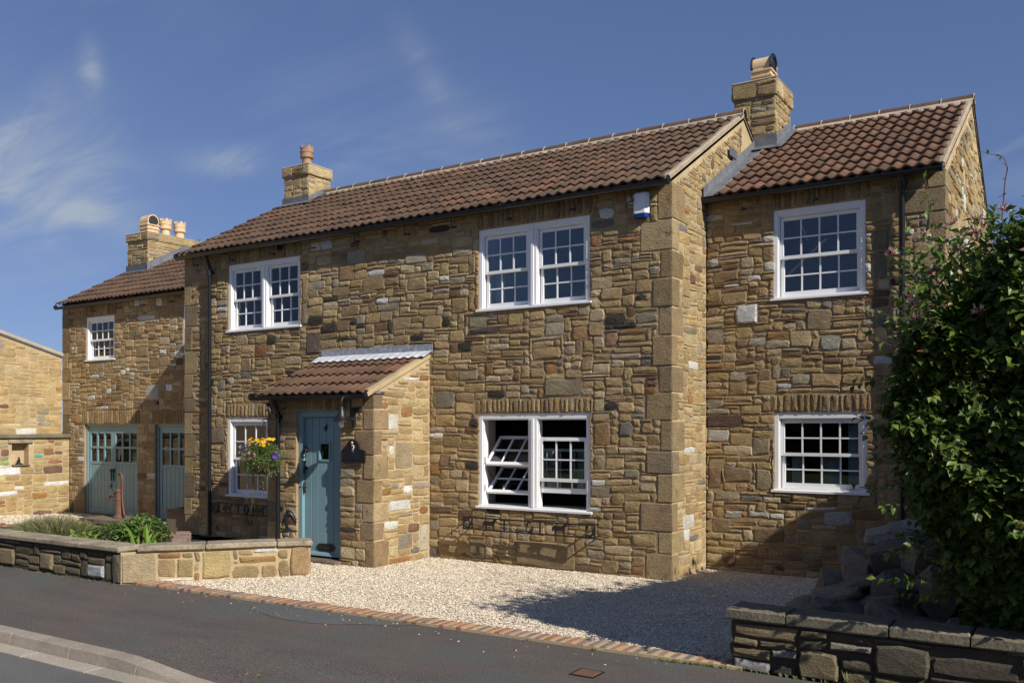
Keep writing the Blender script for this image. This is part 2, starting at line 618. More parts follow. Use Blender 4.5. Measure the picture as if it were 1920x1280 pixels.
def px_of(P):
    q = Vector(P) - CAM
    z = q.x * -math.sin(YAW) + q.y * math.cos(YAW)
    if z < 0.1:
        return None
    return (960 + FPX * (q.x * math.cos(YAW) + q.y * math.sin(YAW)) / z, HORIZON - FPX * q.z / z, z)


def smooth_by_angle(o, deg=40):
    me = o.data
    me.polygons.foreach_set('use_smooth', [True] * len(me.polygons))
    me.set_sharp_from_angle(angle=R(deg))


# ---------------------------------------------------------------- masonry
UP = Vector((0, 0, 1))
BUFF = [(6, (0.435, 0.315, 0.162)), (6, (0.39, 0.278, 0.137)), (4, (0.35, 0.248, 0.123)), (2.0, (0.29, 0.20, 0.108)),
        (0.6, (0.31, 0.17, 0.075)), (0.9, (0.185, 0.115, 0.068)), (2.2, (0.34, 0.285, 0.20)), (3.0, (0.48, 0.375, 0.225)),
        (0.3, (0.06, 0.05, 0.04)), (0.28, (0.62, 0.59, 0.53)), (0.4, (0.21, 0.185, 0.15))]
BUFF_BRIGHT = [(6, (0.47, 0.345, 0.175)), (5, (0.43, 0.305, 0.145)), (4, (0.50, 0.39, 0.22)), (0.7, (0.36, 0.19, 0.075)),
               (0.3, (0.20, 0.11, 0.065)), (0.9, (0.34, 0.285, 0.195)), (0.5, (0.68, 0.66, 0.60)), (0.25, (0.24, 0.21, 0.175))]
BUFF_WHITE = BUFF + [(1.0, (0.66, 0.64, 0.60)), (0.6, (0.40, 0.37, 0.31))]
WEATHERED = [(4, (0.15, 0.125, 0.08)), (3, (0.11, 0.095, 0.065)), (2, (0.19, 0.155, 0.095)), (1, (0.08, 0.075, 0.06)), (0.35, (0.30, 0.29, 0.27))]
WEATHERED_LIGHT = [(4, (0.38, 0.28, 0.14)), (3, (0.42, 0.32, 0.18)), (2, (0.30, 0.24, 0.15)), (1.2, (0.36, 0.20, 0.085)), (0.6, (0.62, 0.58, 0.5)), (0.8, (0.24, 0.21, 0.17))]


def pick(pal, rg):
    t = rg.random() * sum(w for w, _ in pal)
    for w, c in pal:
        t -= w
        if t <= 0:
            break
    k = rg.uniform(0.84, 1.16)
    return (c[0] * k * rg.uniform(.97, 1.03), c[1] * k, c[2] * k * rg.uniform(.92, 1.08))


class Masonry:
    def __init__(s, owner, limit=285):
        s.owner, s.limit, s.items = owner, limit, []

    def add(s, part, center, verts, faces, tint, mat, area, N):
        q = px_of(center)
        sc = 0.0
        if q and -20 < q[0] < 1940 and -20 < q[1] < 1300:
            view = (CAM - center).normalized()
            sc = max(0.0, view.dot(N)) * area * (FPX / q[2]) ** 2
        s.items.append((sc, part, center, verts, faces, tint, mat))

    def finish(s):
        s.items.sort(key=lambda t: -t[0])
        rest = {}
        for i, (sc, part, c, vs, fs, tint, mat) in enumerate(s.items):
            if i < s.limit and sc > 60:
                b = MB()
                b.cur = tint
                b.add(vs, fs)
                b.build('stone', mat, part, c, tint=True)
            else:
                key = (part.name, mat.name)
                if key not in rest:
                    rest[key] = (part, mat, MB())
                b = rest[key][2]
                b.cur = tint
                b.add(vs, fs)
        for part, mat, b in rest.values():
            b.build('small_stones', mat, part, None, kind='stuff', tint=True)


def stone_mesh(rg, O, U, N, u0, v0, u1, v1, proud, warp=None, rough=1.0, square=False):
    w, h = u1 - u0, v1 - v0
    j = min(0.008, 0.09 * min(w, h)) * rough
    cc = min(0.020, 0.18 * min(w, h)) * rg.uniform(.3, 1.3) * (0.3 if square else 1)
    nx = 2 if w > 2.0 * h and w > 0.2 else 1
    ny = 2 if h > 2.0 * w and h > 0.2 else 1
    P = []
    P.append((u0 + cc * .7, v0 + cc * .5))
    for k in range(nx):
        P.append((u0 + w * (k + 1) / (nx + 1), v0))
    P.append((u1 - cc * .7, v0 + cc * .5))
    for k in range(ny):
        P.append((u1, v0 + h * (k + 1) / (ny + 1)))
    P.append((u1 - cc * .7, v1 - cc * .5))
    for k in range(nx):
        P.append((u1 - w * (k + 1) / (nx + 1), v1))
    P.append((u0 + cc * .7, v1 - cc * .5))
    for k in range(ny):
        P.append((u0, v1 - h * (k + 1) / (ny + 1)))
    P = [(a + rg.uniform(-j, j), b + rg.uniform(-j, j)) for a, b in P]
    n = len(P)
    uc, vc = (u0 + u1) / 2, (v0 + v1) / 2
    e = min(0.016, 0.22 * min(w, h)) * rg.uniform(.7, 1.3) * (0.5 if square else 1)
    ta, tb = rg.uniform(-.045, .045) * rough, rg.uniform(-.045, .045) * rough
    rz = 0.0035 * rough
    r1, r2, r3 = [], [], []
    for (a, b) in P:
        du, dv = a - uc, b - vc
        r1.append((a, b, -0.03))
        r2.append((a, b, proud * rg.uniform(.45, .75)))
        k = math.hypot(du, dv) or 1
        fu, fv = max(0.3, 1 - e / (w / 2)), max(0.3, 1 - e / (h / 2))
        r3.append((uc + du * fu, vc + dv * fv, max(proud * .55, proud + ta * du + tb * dv + rg.uniform(-rz, rz))))
    pts = r1 + r2 + r3 + [(uc + rg.uniform(-.15, .15) * w, vc + rg.uniform(-.15, .15) * h, proud + rg.uniform(-.2, .9) * rz + .003 * rough)]
    fs = []
    for k in (0, 1):
        for i in range(n):
            q = (i + 1) % n
            fs.append((k * n + i, k * n + q, k * n + n + q, k * n + n + i))
    for i in range(n):
        fs.append((2 * n + i, 2 * n + (i + 1) % n, 3 * n))
    vs = []
    for (u, v, d) in pts:
        if warp:
            u, v = warp(u, v)
        vs.append(O + U * u + UP * v + N * d)
    return O + U * uc + UP * vc, vs, fs


def cuts(total, must, step, rg, jit=0.22):
    ks = sorted(set([0.0, total] + [m for m in must if 0.0 < m < total]))
    out = [ks[0]]
    for k in ks[1:]:
        if k - out[-1] < 0.028:
            continue
        n = max(1, round((k - out[-1]) / step))
        a = out[-1]
        for i in range(1, n):
            out.append(a + (k - a) * (i + rg.uniform(-jit, jit)) / n)
        out.append(k)
    return out


def rubble(ms, part, O, U, N, L, H, opens=(), pal=BUFF, seed=1, cell=(0.054, 0.045), special=(), inside=None, joint=0.0068,
           proud=(0.007, 0.017), wmax=7, hmax=4, mat=None, warp_amp=1.0, big=0.1):
    rg = random.Random(seed)
    mat = mat or M['stone']
    O = Vector(O)
    U = Vector(U)
    N = Vector(N)
    blocks = list(opens) + [s[:4] for s in special]
    us = cuts(L, [b[0] for b in blocks] + [b[2] for b in blocks], cell[0], rg)
    vs = cuts(H, [b[1] for b in blocks] + [b[3] for b in blocks], cell[1], rg)
    nu, nv = len(us) - 1, len(vs) - 1
    occ = [[False] * nu for _ in range(nv)]
    for j in range(nv):
        cv = (vs[j] + vs[j + 1]) / 2
        for i in range(nu):
            cu = (us[i] + us[i + 1]) / 2
            for b in blocks:
                if b[0] < cu < b[2] and b[1] < cv < b[3]:
                    occ[j][i] = True
                    break
            if inside and not occ[j][i]:
                if not (inside(us[i], vs[j + 1]) and inside(us[i + 1], vs[j + 1]) and inside(us[i], vs[j]) and inside(us[i + 1], vs[j])):
                    occ[j][i] = True
    ph = rg.uniform(0, 6)

    def warp(u, v):
        dv = warp_amp * (0.010 * math.sin(u * 1.9 + ph + v * .8) + 0.007 * math.sin(u * 4.7 + v * 2.3 + ph))
        du = warp_amp * 0.030 * noise.noise(Vector((u * 2.2, v * 7.0, ph)))
        return u + du, v + dv
    for j in range(nv):
        for i in range(nu):
            if occ[j][i]:
                continue
            r = rg.random()
            h = 1 if r < .22 else 2 if r < .70 else 3 if r < 1 - big * .6 else 4
            h = min(h, hmax)
            w = rg.choice((3, 4, 5, 6, 7, wmax)) if h == 1 else rg.choice((2, 3, 4, 4, 5, 6, wmax)) if h == 2 else rg.choice((3, 3, 4, 5, 6))
            h = min(h, nv - j)
            k = 0
            while k < w and i + k < nu and not occ[j][i + k]:
                k += 1
            w = k
            if i + w < nu and not occ[j][i + w] and (i + w + 1 >= nu or occ[j][i + w + 1]):
                w += 1
            hh = 1
            while hh < h and all(not occ[j + hh][i + q] for q in range(w)):
                hh += 1
            h = hh
            for b in range(h):
                for a in range(w):
                    occ[j + b][i + a] = True
            u0, u1, v0, v1 = us[i] + joint, us[i + w] - joint, vs[j] + joint, vs[j + h] - joint
            if u1 - u0 < .015 or v1 - v0 < .012:
                continue
            c, pts, fs = stone_mesh(rg, O, U, N, u0, v0, u1, v1, rg.uniform(*proud), warp)
            ms.add(part, c, pts, fs, pick(pal, rg), mat, (u1 - u0) * (v1 - v0), N)
    for s in special:
        g = s[6] if len(s) > 6 else joint
        c, pts, fs = stone_mesh(rg, O, U, N, s[0] + g, s[1] + g, s[2] - g, s[3] - g, s[5] if len(s) > 5 else 0.012, None, rough=1.2)
        ms.add(part, c, pts, fs, s[4], mat, (s[2] - s[0]) * (s[3] - s[1]), N)


def soldier(ms, part, O, U, N, u0, u1, v0, v1, seed, pal=None):
    """a row of upright stones over an opening"""
    rg = random.Random(seed)
    O, U, N = Vector(O), Vector(U), Vector(N)
    pal = pal or [(3, (0.34, 0.24, 0.12)), (3, (0.29, 0.20, 0.10)), (1, (0.22, 0.15, 0.08)), (1, (0.38, 0.30, 0.17))]
    u = u0
    while u < u1 - .03:
        w = min(rg.uniform(.055, .10), u1 - u)
        if u1 - (u + w) < .035:
            w = u1 - u
        c, pts, fs = stone_mesh(rg, O, U, N, u + .006, v0 + rg.uniform(0, .012), u + w - .006, v1 - rg.uniform(0, .03), rg.uniform(.008, .016))
        ms.add(part, c, pts, fs, pick(pal, rg), M['stone'], w * (v1 - v0), N)
        u += w


def quoins(ms, part, corner, U, N2, H, seed, wide=0.42, narrow=0.22, hs=(0.26, 0.44), pal=None, flip=1, skip=()):
    """alternating dressed corner blocks. corner: foot of the arris; U: along the front, away from the corner;
    N2: along the return, away from the corner. Returns the blocked (along U, along N2) rectangles."""
    rg = random.Random(seed)
    pal = pal or [(4, (0.31, 0.225, 0.12)), (3, (0.27, 0.195, 0.10)), (2, (0.25, 0.19, 0.115)), (1, (0.17, 0.135, 0.09)), (1, (0.23, 0.145, 0.08)), (2, (0.38, 0.285, 0.155))]
    corner, U, N2 = Vector(corner), Vector(U), Vector(N2)
    z = 0.0
    k = 0
    bu, bn = [], []
    while z < H - .02:
        h = min(rg.uniform(*hs), H - z)
        if H - z - h < .16:
            h = H - z
        a = wide * rg.uniform(.70, 1.25) if (k % 2 == 0) == (flip > 0) else narrow * rg.uniform(.85, 1.2)
        b = narrow * rg.uniform(.85, 1.2) if (k % 2 == 0) == (flip > 0) else wide * rg.uniform(.85, 1.15)
        p = 0.009 + rg.uniform(-.004, .005)
        g = .007
        ch = .010
        # outer faces stand p proud of both walls
        o = corner - U * p - N2 * p
        vs = []
        lo, hi = z + g, z + h - g

        def ring(i, zz):
            A, B = a + p - g, b + p - g
            pts = [(i + ch, i), (A - i - ch, i), (A - i, i + ch), (A - i, B - i), (i, B - i), (i, i + ch)]
            jj = .005
            return [o + U * (x + rg.uniform(-jj, jj)) + N2 * (y + rg.uniform(-jj, jj)) + UP * zz for x, y in pts]
        vs = ring(ch, lo) + ring(0, lo + ch) + ring(0, hi - ch) + ring(ch, hi)
        fs = []
        for q in range(3):
            for i in range(6):
                jx = (i + 1) % 6
                fs.append((q * 6 + i, q * 6 + jx, q * 6 + 6 + jx, q * 6 + 6 + i))
        fs.append((5, 4, 3, 2, 1, 0))
        fs.append((18, 19, 20, 21, 22, 23))
        if U.cross(N2).z < 0:
            fs = [tuple(reversed(f)) for f in fs]
        c = o + U * a * .5 + UP * (z + h / 2)
        ms.add(part, c, vs, fs, pick(pal, rg), M['ashlar'], a * h + b * h, -N2)
        bu.append((a, z, h))
        bn.append((b, z, h))
        z += h
        k += 1
    return bu, bn


def sheet(b, O, U, N, L, H, opens=(), depth=0.16):
    """a wall face with rectangular openings and their reveals"""
    O, U, N = Vector(O), Vector(U), Vector(N)
    us = sorted(set([0, L] + [x for o in opens for x in (o[0], o[2]) if 0 < x < L]))
    vs = sorted(set([0, H] + [x for o in opens for x in (o[1], o[3]) if 0 < x < H]))
    P = lambda u, v, d=0.0: O + U * u + UP * v + N * d
    for i in range(len(us) - 1):
        for j in range(len(vs) - 1):
            cu, cv = (us[i] + us[i + 1]) / 2, (vs[j] + vs[j + 1]) / 2
            if any(o[0] < cu < o[2] and o[1] < cv < o[3] for o in opens):
                continue
            b.add([P(us[i], vs[j]), P(us[i + 1], vs[j]), P(us[i + 1], vs[j + 1]), P(us[i], vs[j + 1])], [(0, 1, 2, 3)])
    for (a, c, d, e) in opens:
        q = [(a, c), (d, c), (d, e), (a, e)]
        for k in range(4):
            m, n = q[k], q[(k + 1) % 4]
            b.add([P(*m), P(*n), P(n[0], n[1], -depth), P(m[0], m[1], -depth)], [(0, 3, 2, 1)])

# ---------------------------------------------------------------- roofs
def tile_mesh(name, w, length, lift=0.036, rolls=2, depth=0.036, mat=None):
    n = 6 * rolls
    prof = []
    for i in range(n + 1):
        t = (i / 6.0) % 1.0
        prof.append((w * i / n, depth * (0.5 - 0.5 * math.cos(2 * math.pi * t)) ** 1.15))
    vs = [(u, 0, d + lift) for u, d in prof] + [(u, length, d + 0.004) for u, d in prof] + [(u, 0.004, d + lift - 0.028) for u, d in prof]
    k = n + 1
    fs = [(i, i + 1, k + i + 1, k + i) for i in range(n)] + [(2 * k + i, 2 * k + i + 1, i + 1, i) for i in range(n)]
    me = bpy.data.meshes.new(name)
    me.from_pydata(vs, [], fs)
    me.materials.append(mat)
    me.polygons.foreach_set('use_smooth', [True] * n + [False] * n)
    return me


def tiles(roof, x0, x1, ye, ze, slope, y_top, gauge, mat, seed, tw=0.30, cut=None):
    rg = random.Random(seed)
    th = math.atan(slope)
    run = (y_top - ye) / math.cos(th)
    rows = max(1, round(run / gauge))
    gauge = run / rows
    cols = max(1, round((x1 - x0) / tw))
    w = (x1 - x0) / cols
    me = tile_mesh('tile', w, gauge + 0.07, mat=mat)
    for r in range(rows):
        for c in range(cols):
            y = ye + r * gauge * math.cos(th)
            x = x0 + c * w
            if cut and cut(x + w / 2, y + gauge * .4):
                continue
            o = bpy.data.objects.new('tile', me)
            C.objects.link(o)
            o.parent = roof
            o.location = Vector((x + rg.uniform(-.003, .003), y + rg.uniform(-.006, .006), ze + (y - ye) * slope + rg.uniform(-.003, .004))) - WL[roof.name]
            o.rotation_euler = (th + rg.uniform(-.010, .010), rg.uniform(-.010, .010), rg.uniform(-.006, .006))


def ridge(roof, x0, x1, y, z, mat, slope, step=0.42, drop=0.17, both=True):
    n = max(1, round((x1 - x0) / step))
    s = (x1 - x0) / n
    r = 0.105
    me = None
    for i in range(n):
        a = x0 + i * s
        if me is None:
            b = MB()
            k = 8
            vs, fs = [], []
            for (rr) in (r, r - 0.018):
                for xx in (0.004, s - 0.004):
                    for q in range(k + 1):
                        w = R(-8) + R(196) * q / k
                        vs.append((xx, math.cos(w) * rr, math.sin(w) * rr))
            m = k + 1
            for q in range(k):
                fs.append((q, q + 1, m + q + 1, m + q))
                fs.append((2 * m + q + 1, 2 * m + q, 3 * m + q, 3 * m + q + 1))
                fs.append((q + 1, q, 2 * m + q, 2 * m + q + 1))
                fs.append((m + q, m + q + 1, 3 * m + q + 1, 3 * m + q))
            b.add(vs, fs)
            o = b.build('ridge_tile', mat, roof, (0, 0, 0))
            me = o.data
        else:
            o = bpy.data.objects.new('ridge_tile', me)
            C.objects.link(o)
            o.parent = roof
        o.location = Vector((a, y, z - 0.045 + rad.uniform(-.004, .004))) - WL[roof.name]
        o.rotation_euler = (0, rad.uniform(-.008, .008), 0)
    b = MB()
    for i in range(n + 1):
        a = x0 + i * s
        pts = []
        for q in range(9):
            w = R(0) + R(180) * q / 8
            pts.append((a + rad.uniform(-.002, .002), y + math.cos(w) * (r + .002), z - .045 + math.sin(w) * (r + .002)))
        b.tube(pts, 0.008, 5)
    # mortar bed under the ridge, lapping on to the tiles
    nseg = max(2, int((x1 - x0) / 0.075))
    for sgn in (-1, 1):
        top, low = [], []
        for i in range(nseg + 1):
            xx = x0 + (x1 - x0) * i / nseg
            wob = 0.018 * math.sin(i * math.pi) + rad.uniform(-.012, .012) + (0.016 if i % 2 else -0.012)
            top.append((xx, y + sgn * 0.085, z - 0.085 * slope + 0.035))
            d = drop + wob
            low.append((xx, y + sgn * d, z - d * slope + 0.026))
        m = nseg + 1
        b.add(top + low + [(p[0], p[1], p[2] - .05) for p in low],
              [((i, i + 1, m + i + 1, m + i) if sgn > 0 else (i + 1, i, m + i, m + i + 1)) for i in range(nseg)] +
              [((m + i, m + i + 1, 2 * m + i + 1, 2 * m + i) if sgn > 0 else (m + i + 1, m + i, 2 * m + i, 2 * m + i + 1)) for i in range(nseg)])
    b.build('ridge_bedding', M['bedding'], roof)


def verge(roof, x, ye, ze, slope, yr, mat, w=0.055, th=0.055, back=True):
    """mortar verge up the gable, trowelled a little unevenly"""
    b = MB()
    for sgn in ((1, -1) if back else (1,)):
        n = 22
        sec = []
        for i in range(n + 1):
            t = i / n
            y = ye + (yr - ye) * t
            z = ze + (y - ye) * slope
            if sgn < 0:
                y = 2 * yr - y
            a, c = rad.uniform(-.007, .007), rad.uniform(-.008, .008)
            sec.append([(x - .012 + a, y, z - .02), (x + w + a * .4, y, z - .025), (x + w + a * .6, y, z + th - .03 + c), (x + w * .6, y, z + th - .01 + c), (x - .03 + 2 * a, y, z + th * .75 + c)])
        vs = [p for q in sec for p in q]
        fs = []
        for i in range(n):
            for k in range(5):
                q = (k + 1) % 5
                f = (i * 5 + k, i * 5 + q, i * 5 + 5 + q, i * 5 + 5 + k)
                fs.append(f if sgn > 0 else f[::-1])
        fs += [(0, 1, 2, 3, 4), tuple(n * 5 + k for k in (4, 3, 2, 1, 0))]
        b.add(vs, fs)
    return b.build('verge', mat, roof)


def gutter(owner, x0, x1, y, z, brackets=True, step=0.95):
    b = MB()
    r = 0.058
    n = 8
    vs, fs = [], []
    for rr in (r, r - .006):
        for xx in (x0, x1):
            for q in range(n + 1):
                w = R(180) + R(180) * q / n
                vs.append((xx, y + math.cos(w) * rr, z + math.sin(w) * rr))
    m = n + 1
    for q in range(n):
        fs += [(q, m + q, m + q + 1, q + 1), (2 * m + q, 2 * m + q + 1, 3 * m + q + 1, 3 * m + q)]
    fs += [(0, 2 * m, 3 * m, m), (n, m + n, 3 * m + n, 2 * m + n)]
    b.add(vs, fs)
    for xx in (x0, x1):
        b.lathe((xx, y, z), [(r * .98, -.004), (r * .98, .004)], 14, 'x', 1, 1)
    g = b.build('gutter', M['blackp'], owner)
    if brackets:
        k = max(1, round((x1 - x0) / step))
        for i in range(k):
            xx = x0 + (x1 - x0) * (i + .5) / k + rad.uniform(-.05, .05)
            b = MB()
            b.tube([(xx, y + .03, z - .05), (xx, y + .03, z - .20)], 0.007, 6)
            b.tube([(xx + .02, y + .035, z - .165), (xx - .01, y + .10, z - .165), (xx + .01, y + .16, z - .150)], 0.010, 6)
            b.tube([(xx - .03, y + .03, z - .19), (xx + .03, y + .03, z - .19)], 0.006, 6)
            b.build('gutter_bracket', M['black'], g)
    return g


def downpipe(owner, x, y, z0, z1, collars, ygut=None, bx=0.0):
    b = MB()
    r = 0.034
    path = [(x, y, z0), (x, y, z1)]
    if ygut is not None:
        path = [(x, y, z0), (x, y, z1 - .22), (x + bx * .5, (y + ygut) / 2, z1 - .12), (x + bx, ygut, z1 - .04), (x + bx, ygut, z1)]
    b.tube(path, r, 12)
    p = b.build('downpipe', M['blackp'], owner, smooth=True)
    smooth_by_angle(p, 50)
    for c in collars:
        b = MB()
        b.lathe((x, y, c), [(r + .001, -.05), (r + .010, -.045), (r + .010, .02), (r + .016, .022), (r + .016, .045), (r + .001, .05)], 14)
        b.box(x - .052, y + .015, c - .012, x + .052, y + .05, c + .02)
        b.build('pipe_clip', M['blackp'], p)
    return p


# ---------------------------------------------------------------- sash windows
def make_sash(win, x0, x1, z0, h, y, cols, rows, tilt=0.0, bottom=0.045, top=0.04, th=0.035, label=None):
    """one sash with its glazing bars and panes; hinged at its bottom front edge when tilted"""
    org = Vector((x0, y, z0))
    w = x1 - x0
    st, bar = 0.042, 0.018
    b = MB()
    ch = .004
    b.box(0, 0, 0, st, th, h, ch)
    b.box(w - st, 0, 0, w, th, h, ch)
    b.box(st, .001, 0, w - st, th - .001, bottom)
    b.box(st, .001, h - top, w - st, th - .001, h)
    ax0, ax1, az0, az1 = st, w - st, bottom, h - top
    pw = (ax1 - ax0 - bar * (cols - 1)) / cols
    phh = (az1 - az0 - bar * (rows - 1)) / rows
    for c in range(1, cols):
        xx = ax0 + c * pw + (c - 1) * bar
        b.box(xx, .004, az0, xx + bar, th - .004, az1)
    for r in range(1, rows):
        zz = az0 + r * phh + (r - 1) * bar
        for c in range(cols):
            xx = ax0 + c * (pw + bar)
            b.box(xx, .005, zz, xx + pw, th - .005, zz + bar)
    s = b.build('sash', M['white'], win, (0, 0, 0), label=label)
    rot = Euler((-tilt, 0, 0))
    s.location = org - WL[win.name]
    s.rotation_euler = rot
    for r in range(rows):
        for c in range(cols):
            xx, zz = ax0 + c * (pw + bar), az0 + r * (phh + bar)
            b = MB()
            b.box(-.004, -.002, -.004, pw + .004, .002, phh + .004)
            p = b.build('pane', M['glass'], win, (0, 0, 0))
            p.location = org - WL[win.name] + rot.to_matrix() @ Vector((xx, th * .5, zz))
            p.rotation_euler = (-tilt + rad.uniform(-.004, .004), 0, rad.uniform(-.004, .004))


def sash_window(owner, x0, x1, z0, z1, yf, units, cols, mode='shut', label=None):
    b = MB()
    J, HD, D = 0.058, 0.072, 0.145
    b.box(x0, yf, z0, x0 + J, yf + D, z1, .005)
    b.box(x1 - J, yf, z0, x1, yf + D, z1, .005)
    b.box(x0 + J, yf + .001, z1 - HD, x1 - J, yf + D, z1)
    b.box(x0 + J, yf + .001, z0, x1 - J, yf + D, z0 + .035)
    spans = [(x0 + J, x1 - J)]
    if units == 2:
        mx = (x0 + x1) / 2
        b.box(mx - .065, yf + .001, z0 + .035, mx + .065, yf + D, z1 - HD, .004)
        b.box(mx - .018, yf - .012, z0 + .035, mx + .018, yf + .002, z1 - HD)
        spans = [(x0 + J, mx - .065), (mx + .065, x1 - J)]
    # staff beads round each opening
    for a, c in spans:
        b.box(a, yf + .018, z0 + .035, a + .016, yf + .04, z1 - HD)
        b.box(c - .016, yf + .018, z0 + .035, c, yf + .04, z1 - HD)
        b.box(a + .016, yf + .018, z1 - HD - .016, c - .016, yf + .04, z1 - HD)
    win = b.build('window', M['white'], owner, ((x0 + x1) / 2, yf, z0), label=label)
    b = MB()
    b.add([(x0 - .03, yf - .045, z0 - .012), (x1 + .03, yf - .045, z0 - .012), (x1 + .03, yf + .05, z0 - .012), (x0 - .03, yf + .05, z0 - .012),
           (x0 - .03, yf - .045, z0 + .012), (x1 + .03, yf - .045, z0 + .012), (x1 + .03, yf + .05, z0 + .036), (x0 - .03, yf + .05, z0 + .036)],
          [(0, 3, 2, 1), (4, 5, 6, 7), (0, 1, 5, 4), (1, 2, 6, 5), (2, 3, 7, 6), (3, 0, 4, 7)])
    b.build('sill', M['white'], win)
    # plastered reveal and window board inside
    b = MB()
    ya, yb_ = yf + D + .002, yf + D + .34
    sp_ = .05
    b.add([(x0 + .02, ya, z0 + .03), (x0 - sp_, yb_, z0 + .03), (x0 - sp_, yb_, z1), (x0 + .02, ya, z1)], [(0, 1, 2, 3)])
    b.add([(x1 - .02, ya, z0 + .03), (x1 + sp_, yb_, z0 + .03), (x1 + sp_, yb_, z1), (x1 - .02, ya, z1)], [(3, 2, 1, 0)])
    b.add([(x0 + .02, ya, z1 - .01), (x0 - sp_, yb_, z1), (x1 + sp_, yb_, z1), (x1 - .02, ya, z1 - .01)], [(0, 1, 2, 3)])
    b.add([(x0 + .02, ya, z0 + .03), (x0 - sp_, yb_, z0 + .03), (x1 + sp_, yb_, z0 + .03), (x1 - .02, ya, z0 + .03)], [(3, 2, 1, 0)])
    b.build('reveal', M['plaster'], win)
    for q, (a, c) in enumerate(spans):
        a, c = a + .017, c - .017
        lo, hi = z0 + .037, z1 - HD - .017
        mid = lo + (hi - lo) * .485
        yu, yl = yf + .042, yf + .082
        if mode == 'shut':
            make_sash(win, a, c, mid - .012, hi - mid + .012, yu, cols, 2, bottom=.04, top=.045)
            make_sash(win, a, c, lo, mid - lo + .02, yl, cols, 2, bottom=.065, top=.034)
            b = MB()
            w = min(.5, (c - a) * .6)
            m = (a + c) / 2
            b.box(m - w / 2, yu - .010, hi - .030, m + w / 2, yu + .003, hi - .014)
            b.build('trickle_vent', M['white'], win)
        elif q == 0:
            make_sash(win, a, c, 1.345, .53, yu - .01, cols, 2, R(44), bottom=.05, top=.04, label='sash tilted inward for cleaning')
            make_sash(win, a, c, .965, .53, yl - .01, cols, 2, R(48), bottom=.05, top=.04, label='sash tilted inward for cleaning')
            for zz in (1.39, 1.01):
                b = MB()
                b.box(a - .014, yf + .02, zz - .03, a + .03, yf + .055, zz + .05)
                b.build('sash_catch', M['white'], win)
            for (p, r_) in (((a + .004, yl + .01, 1.44), (a + .01, yl + .15, 1.40)), ((a + .004, yl + .01, 1.28), (a + .01, yl + .17, 1.10))):
                b = MB()
                b.tube([p, r_], .006, 6)
                b.build('stay', M['black'], win)
        else:
            make_sash(win, a, c, 1.135, .58, yu, cols, 2, bottom=.045, top=.05, label='upper sash slid down')
            make_sash(win, a, c, .985, .58, yl, cols, 2, bottom=.07, top=.034, label='lower sash slid up')
            b = MB()
            b.box(a + .09, yu - .012, 1.668, c - .12, yu + .004, 1.686)
            b.build('trickle_vent', M['white'], win)
    return win


def curtain(x0, x1, y, z0, z1, mat, label, wave=0.03):
    n = max(6, int((x1 - x0) / 0.035))
    b = MB()
    fr = [(x0 + (x1 - x0) * i / n, y + wave * math.sin(i * 1.35) * (0.6 + 0.4 * math.sin(i * .37))) for i in range(n + 1)]
    m = n + 1
    vs = [(px, py, z0) for px, py in fr] + [(px, py, z1) for px, py in fr] + [(px, py + .006, z0) for px, py in fr] + [(px, py + .006, z1) for px, py in fr]
    b.add(vs, [(i, i + 1, m + i + 1, m + i) for i in range(n)] + [(2 * m + i + 1, 2 * m + i, 3 * m + i, 3 * m + i + 1) for i in range(n)] +
          [(m + i, m + i + 1, 3 * m + i + 1, 3 * m + i) for i in range(n)])
    o = b.build('curtain', mat, None, ((x0 + x1) / 2, y, z0), smooth=True)
    return tag(o, label, 'curtain', 'curtains hanging behind the windows')


# ---------------------------------------------------------------- ground
def strip(name, mat, pts, z, kind='structure'):
    b = MB()
    b.add([(p[0], p[1], z) for p in pts], [tuple(range(len(pts)))])
    return b.build(name, mat, None, (0, 0, 0), kind=kind)


b = MB()
S = 400
ys = [-S, S]
b.add([(-S, -S, -.30), (S, -S, -.30), (S, S, -.30), (-S, S, -.30)], [(0, 1, 2, 3)])
b.build('ground', M['earth'], None, (0, 0, 0), kind='structure')

b = MB()
b.add([(-70, -5.955, -.102), (-70, -11.8, -.102), (40, -11.8, -.102), (40, -5.955, -.102)], [(0, 1, 2, 3)])
b.build('road', M['road'], None, (0, 0, 0), kind='structure')
b = MB()
b.add([(-70, -11.9, 0.0), (-70, -24, 0.0), (40, -24, 0.0), (40, -11.9, 0.0), (-70, -11.9, -.3), (40, -11.9, -.3)], [(0, 1, 2, 3), (0, 3, 5, 4)])
b.build('opposite_verge', M['earth'], None, (0, 0, 0), kind='structure')


def kerb_top(x):
    if x < -2.45:
        return 0.0
    t = min(1.0, (x + 2.45) / 1.15)
    t = t * t * (3 - 2 * t)
    return -0.078 * t


# pavement: a sheet that dips to the dropped kerb in front of the drive
b = MB()
xs = [-70, -40, -20, -12, -8, -6, -5] + [-4 + .2 * i for i in range(30)] + [3, 4, 6, 10, 40]
rows = [(-3.585, 0.0), (-4.4, 0.0), (-4.9, 0.0), (-5.25, 0.5), (-5.617, 1.0)]
vs = []
for x in xs:
    for (y, k) in rows:
        yy = y
        if k == 0.0 and y == -3.585:
            yy = -3.62 + (x + 5.25) / 6.6 * 0.17 if -5.3 < x < 2 else -3.45
        vs.append((x, yy, kerb_top(x) * k))
m = len(rows)
b.add(vs, [(i * m + j, i * m + j + 1, (i + 1) * m + j + 1, (i + 1) * m + j) for i in range(len(xs) - 1) for j in range(m - 1)])
b.build('pavement', M['pavement'], None, (0, 0, 0), kind='structure', smooth=True)
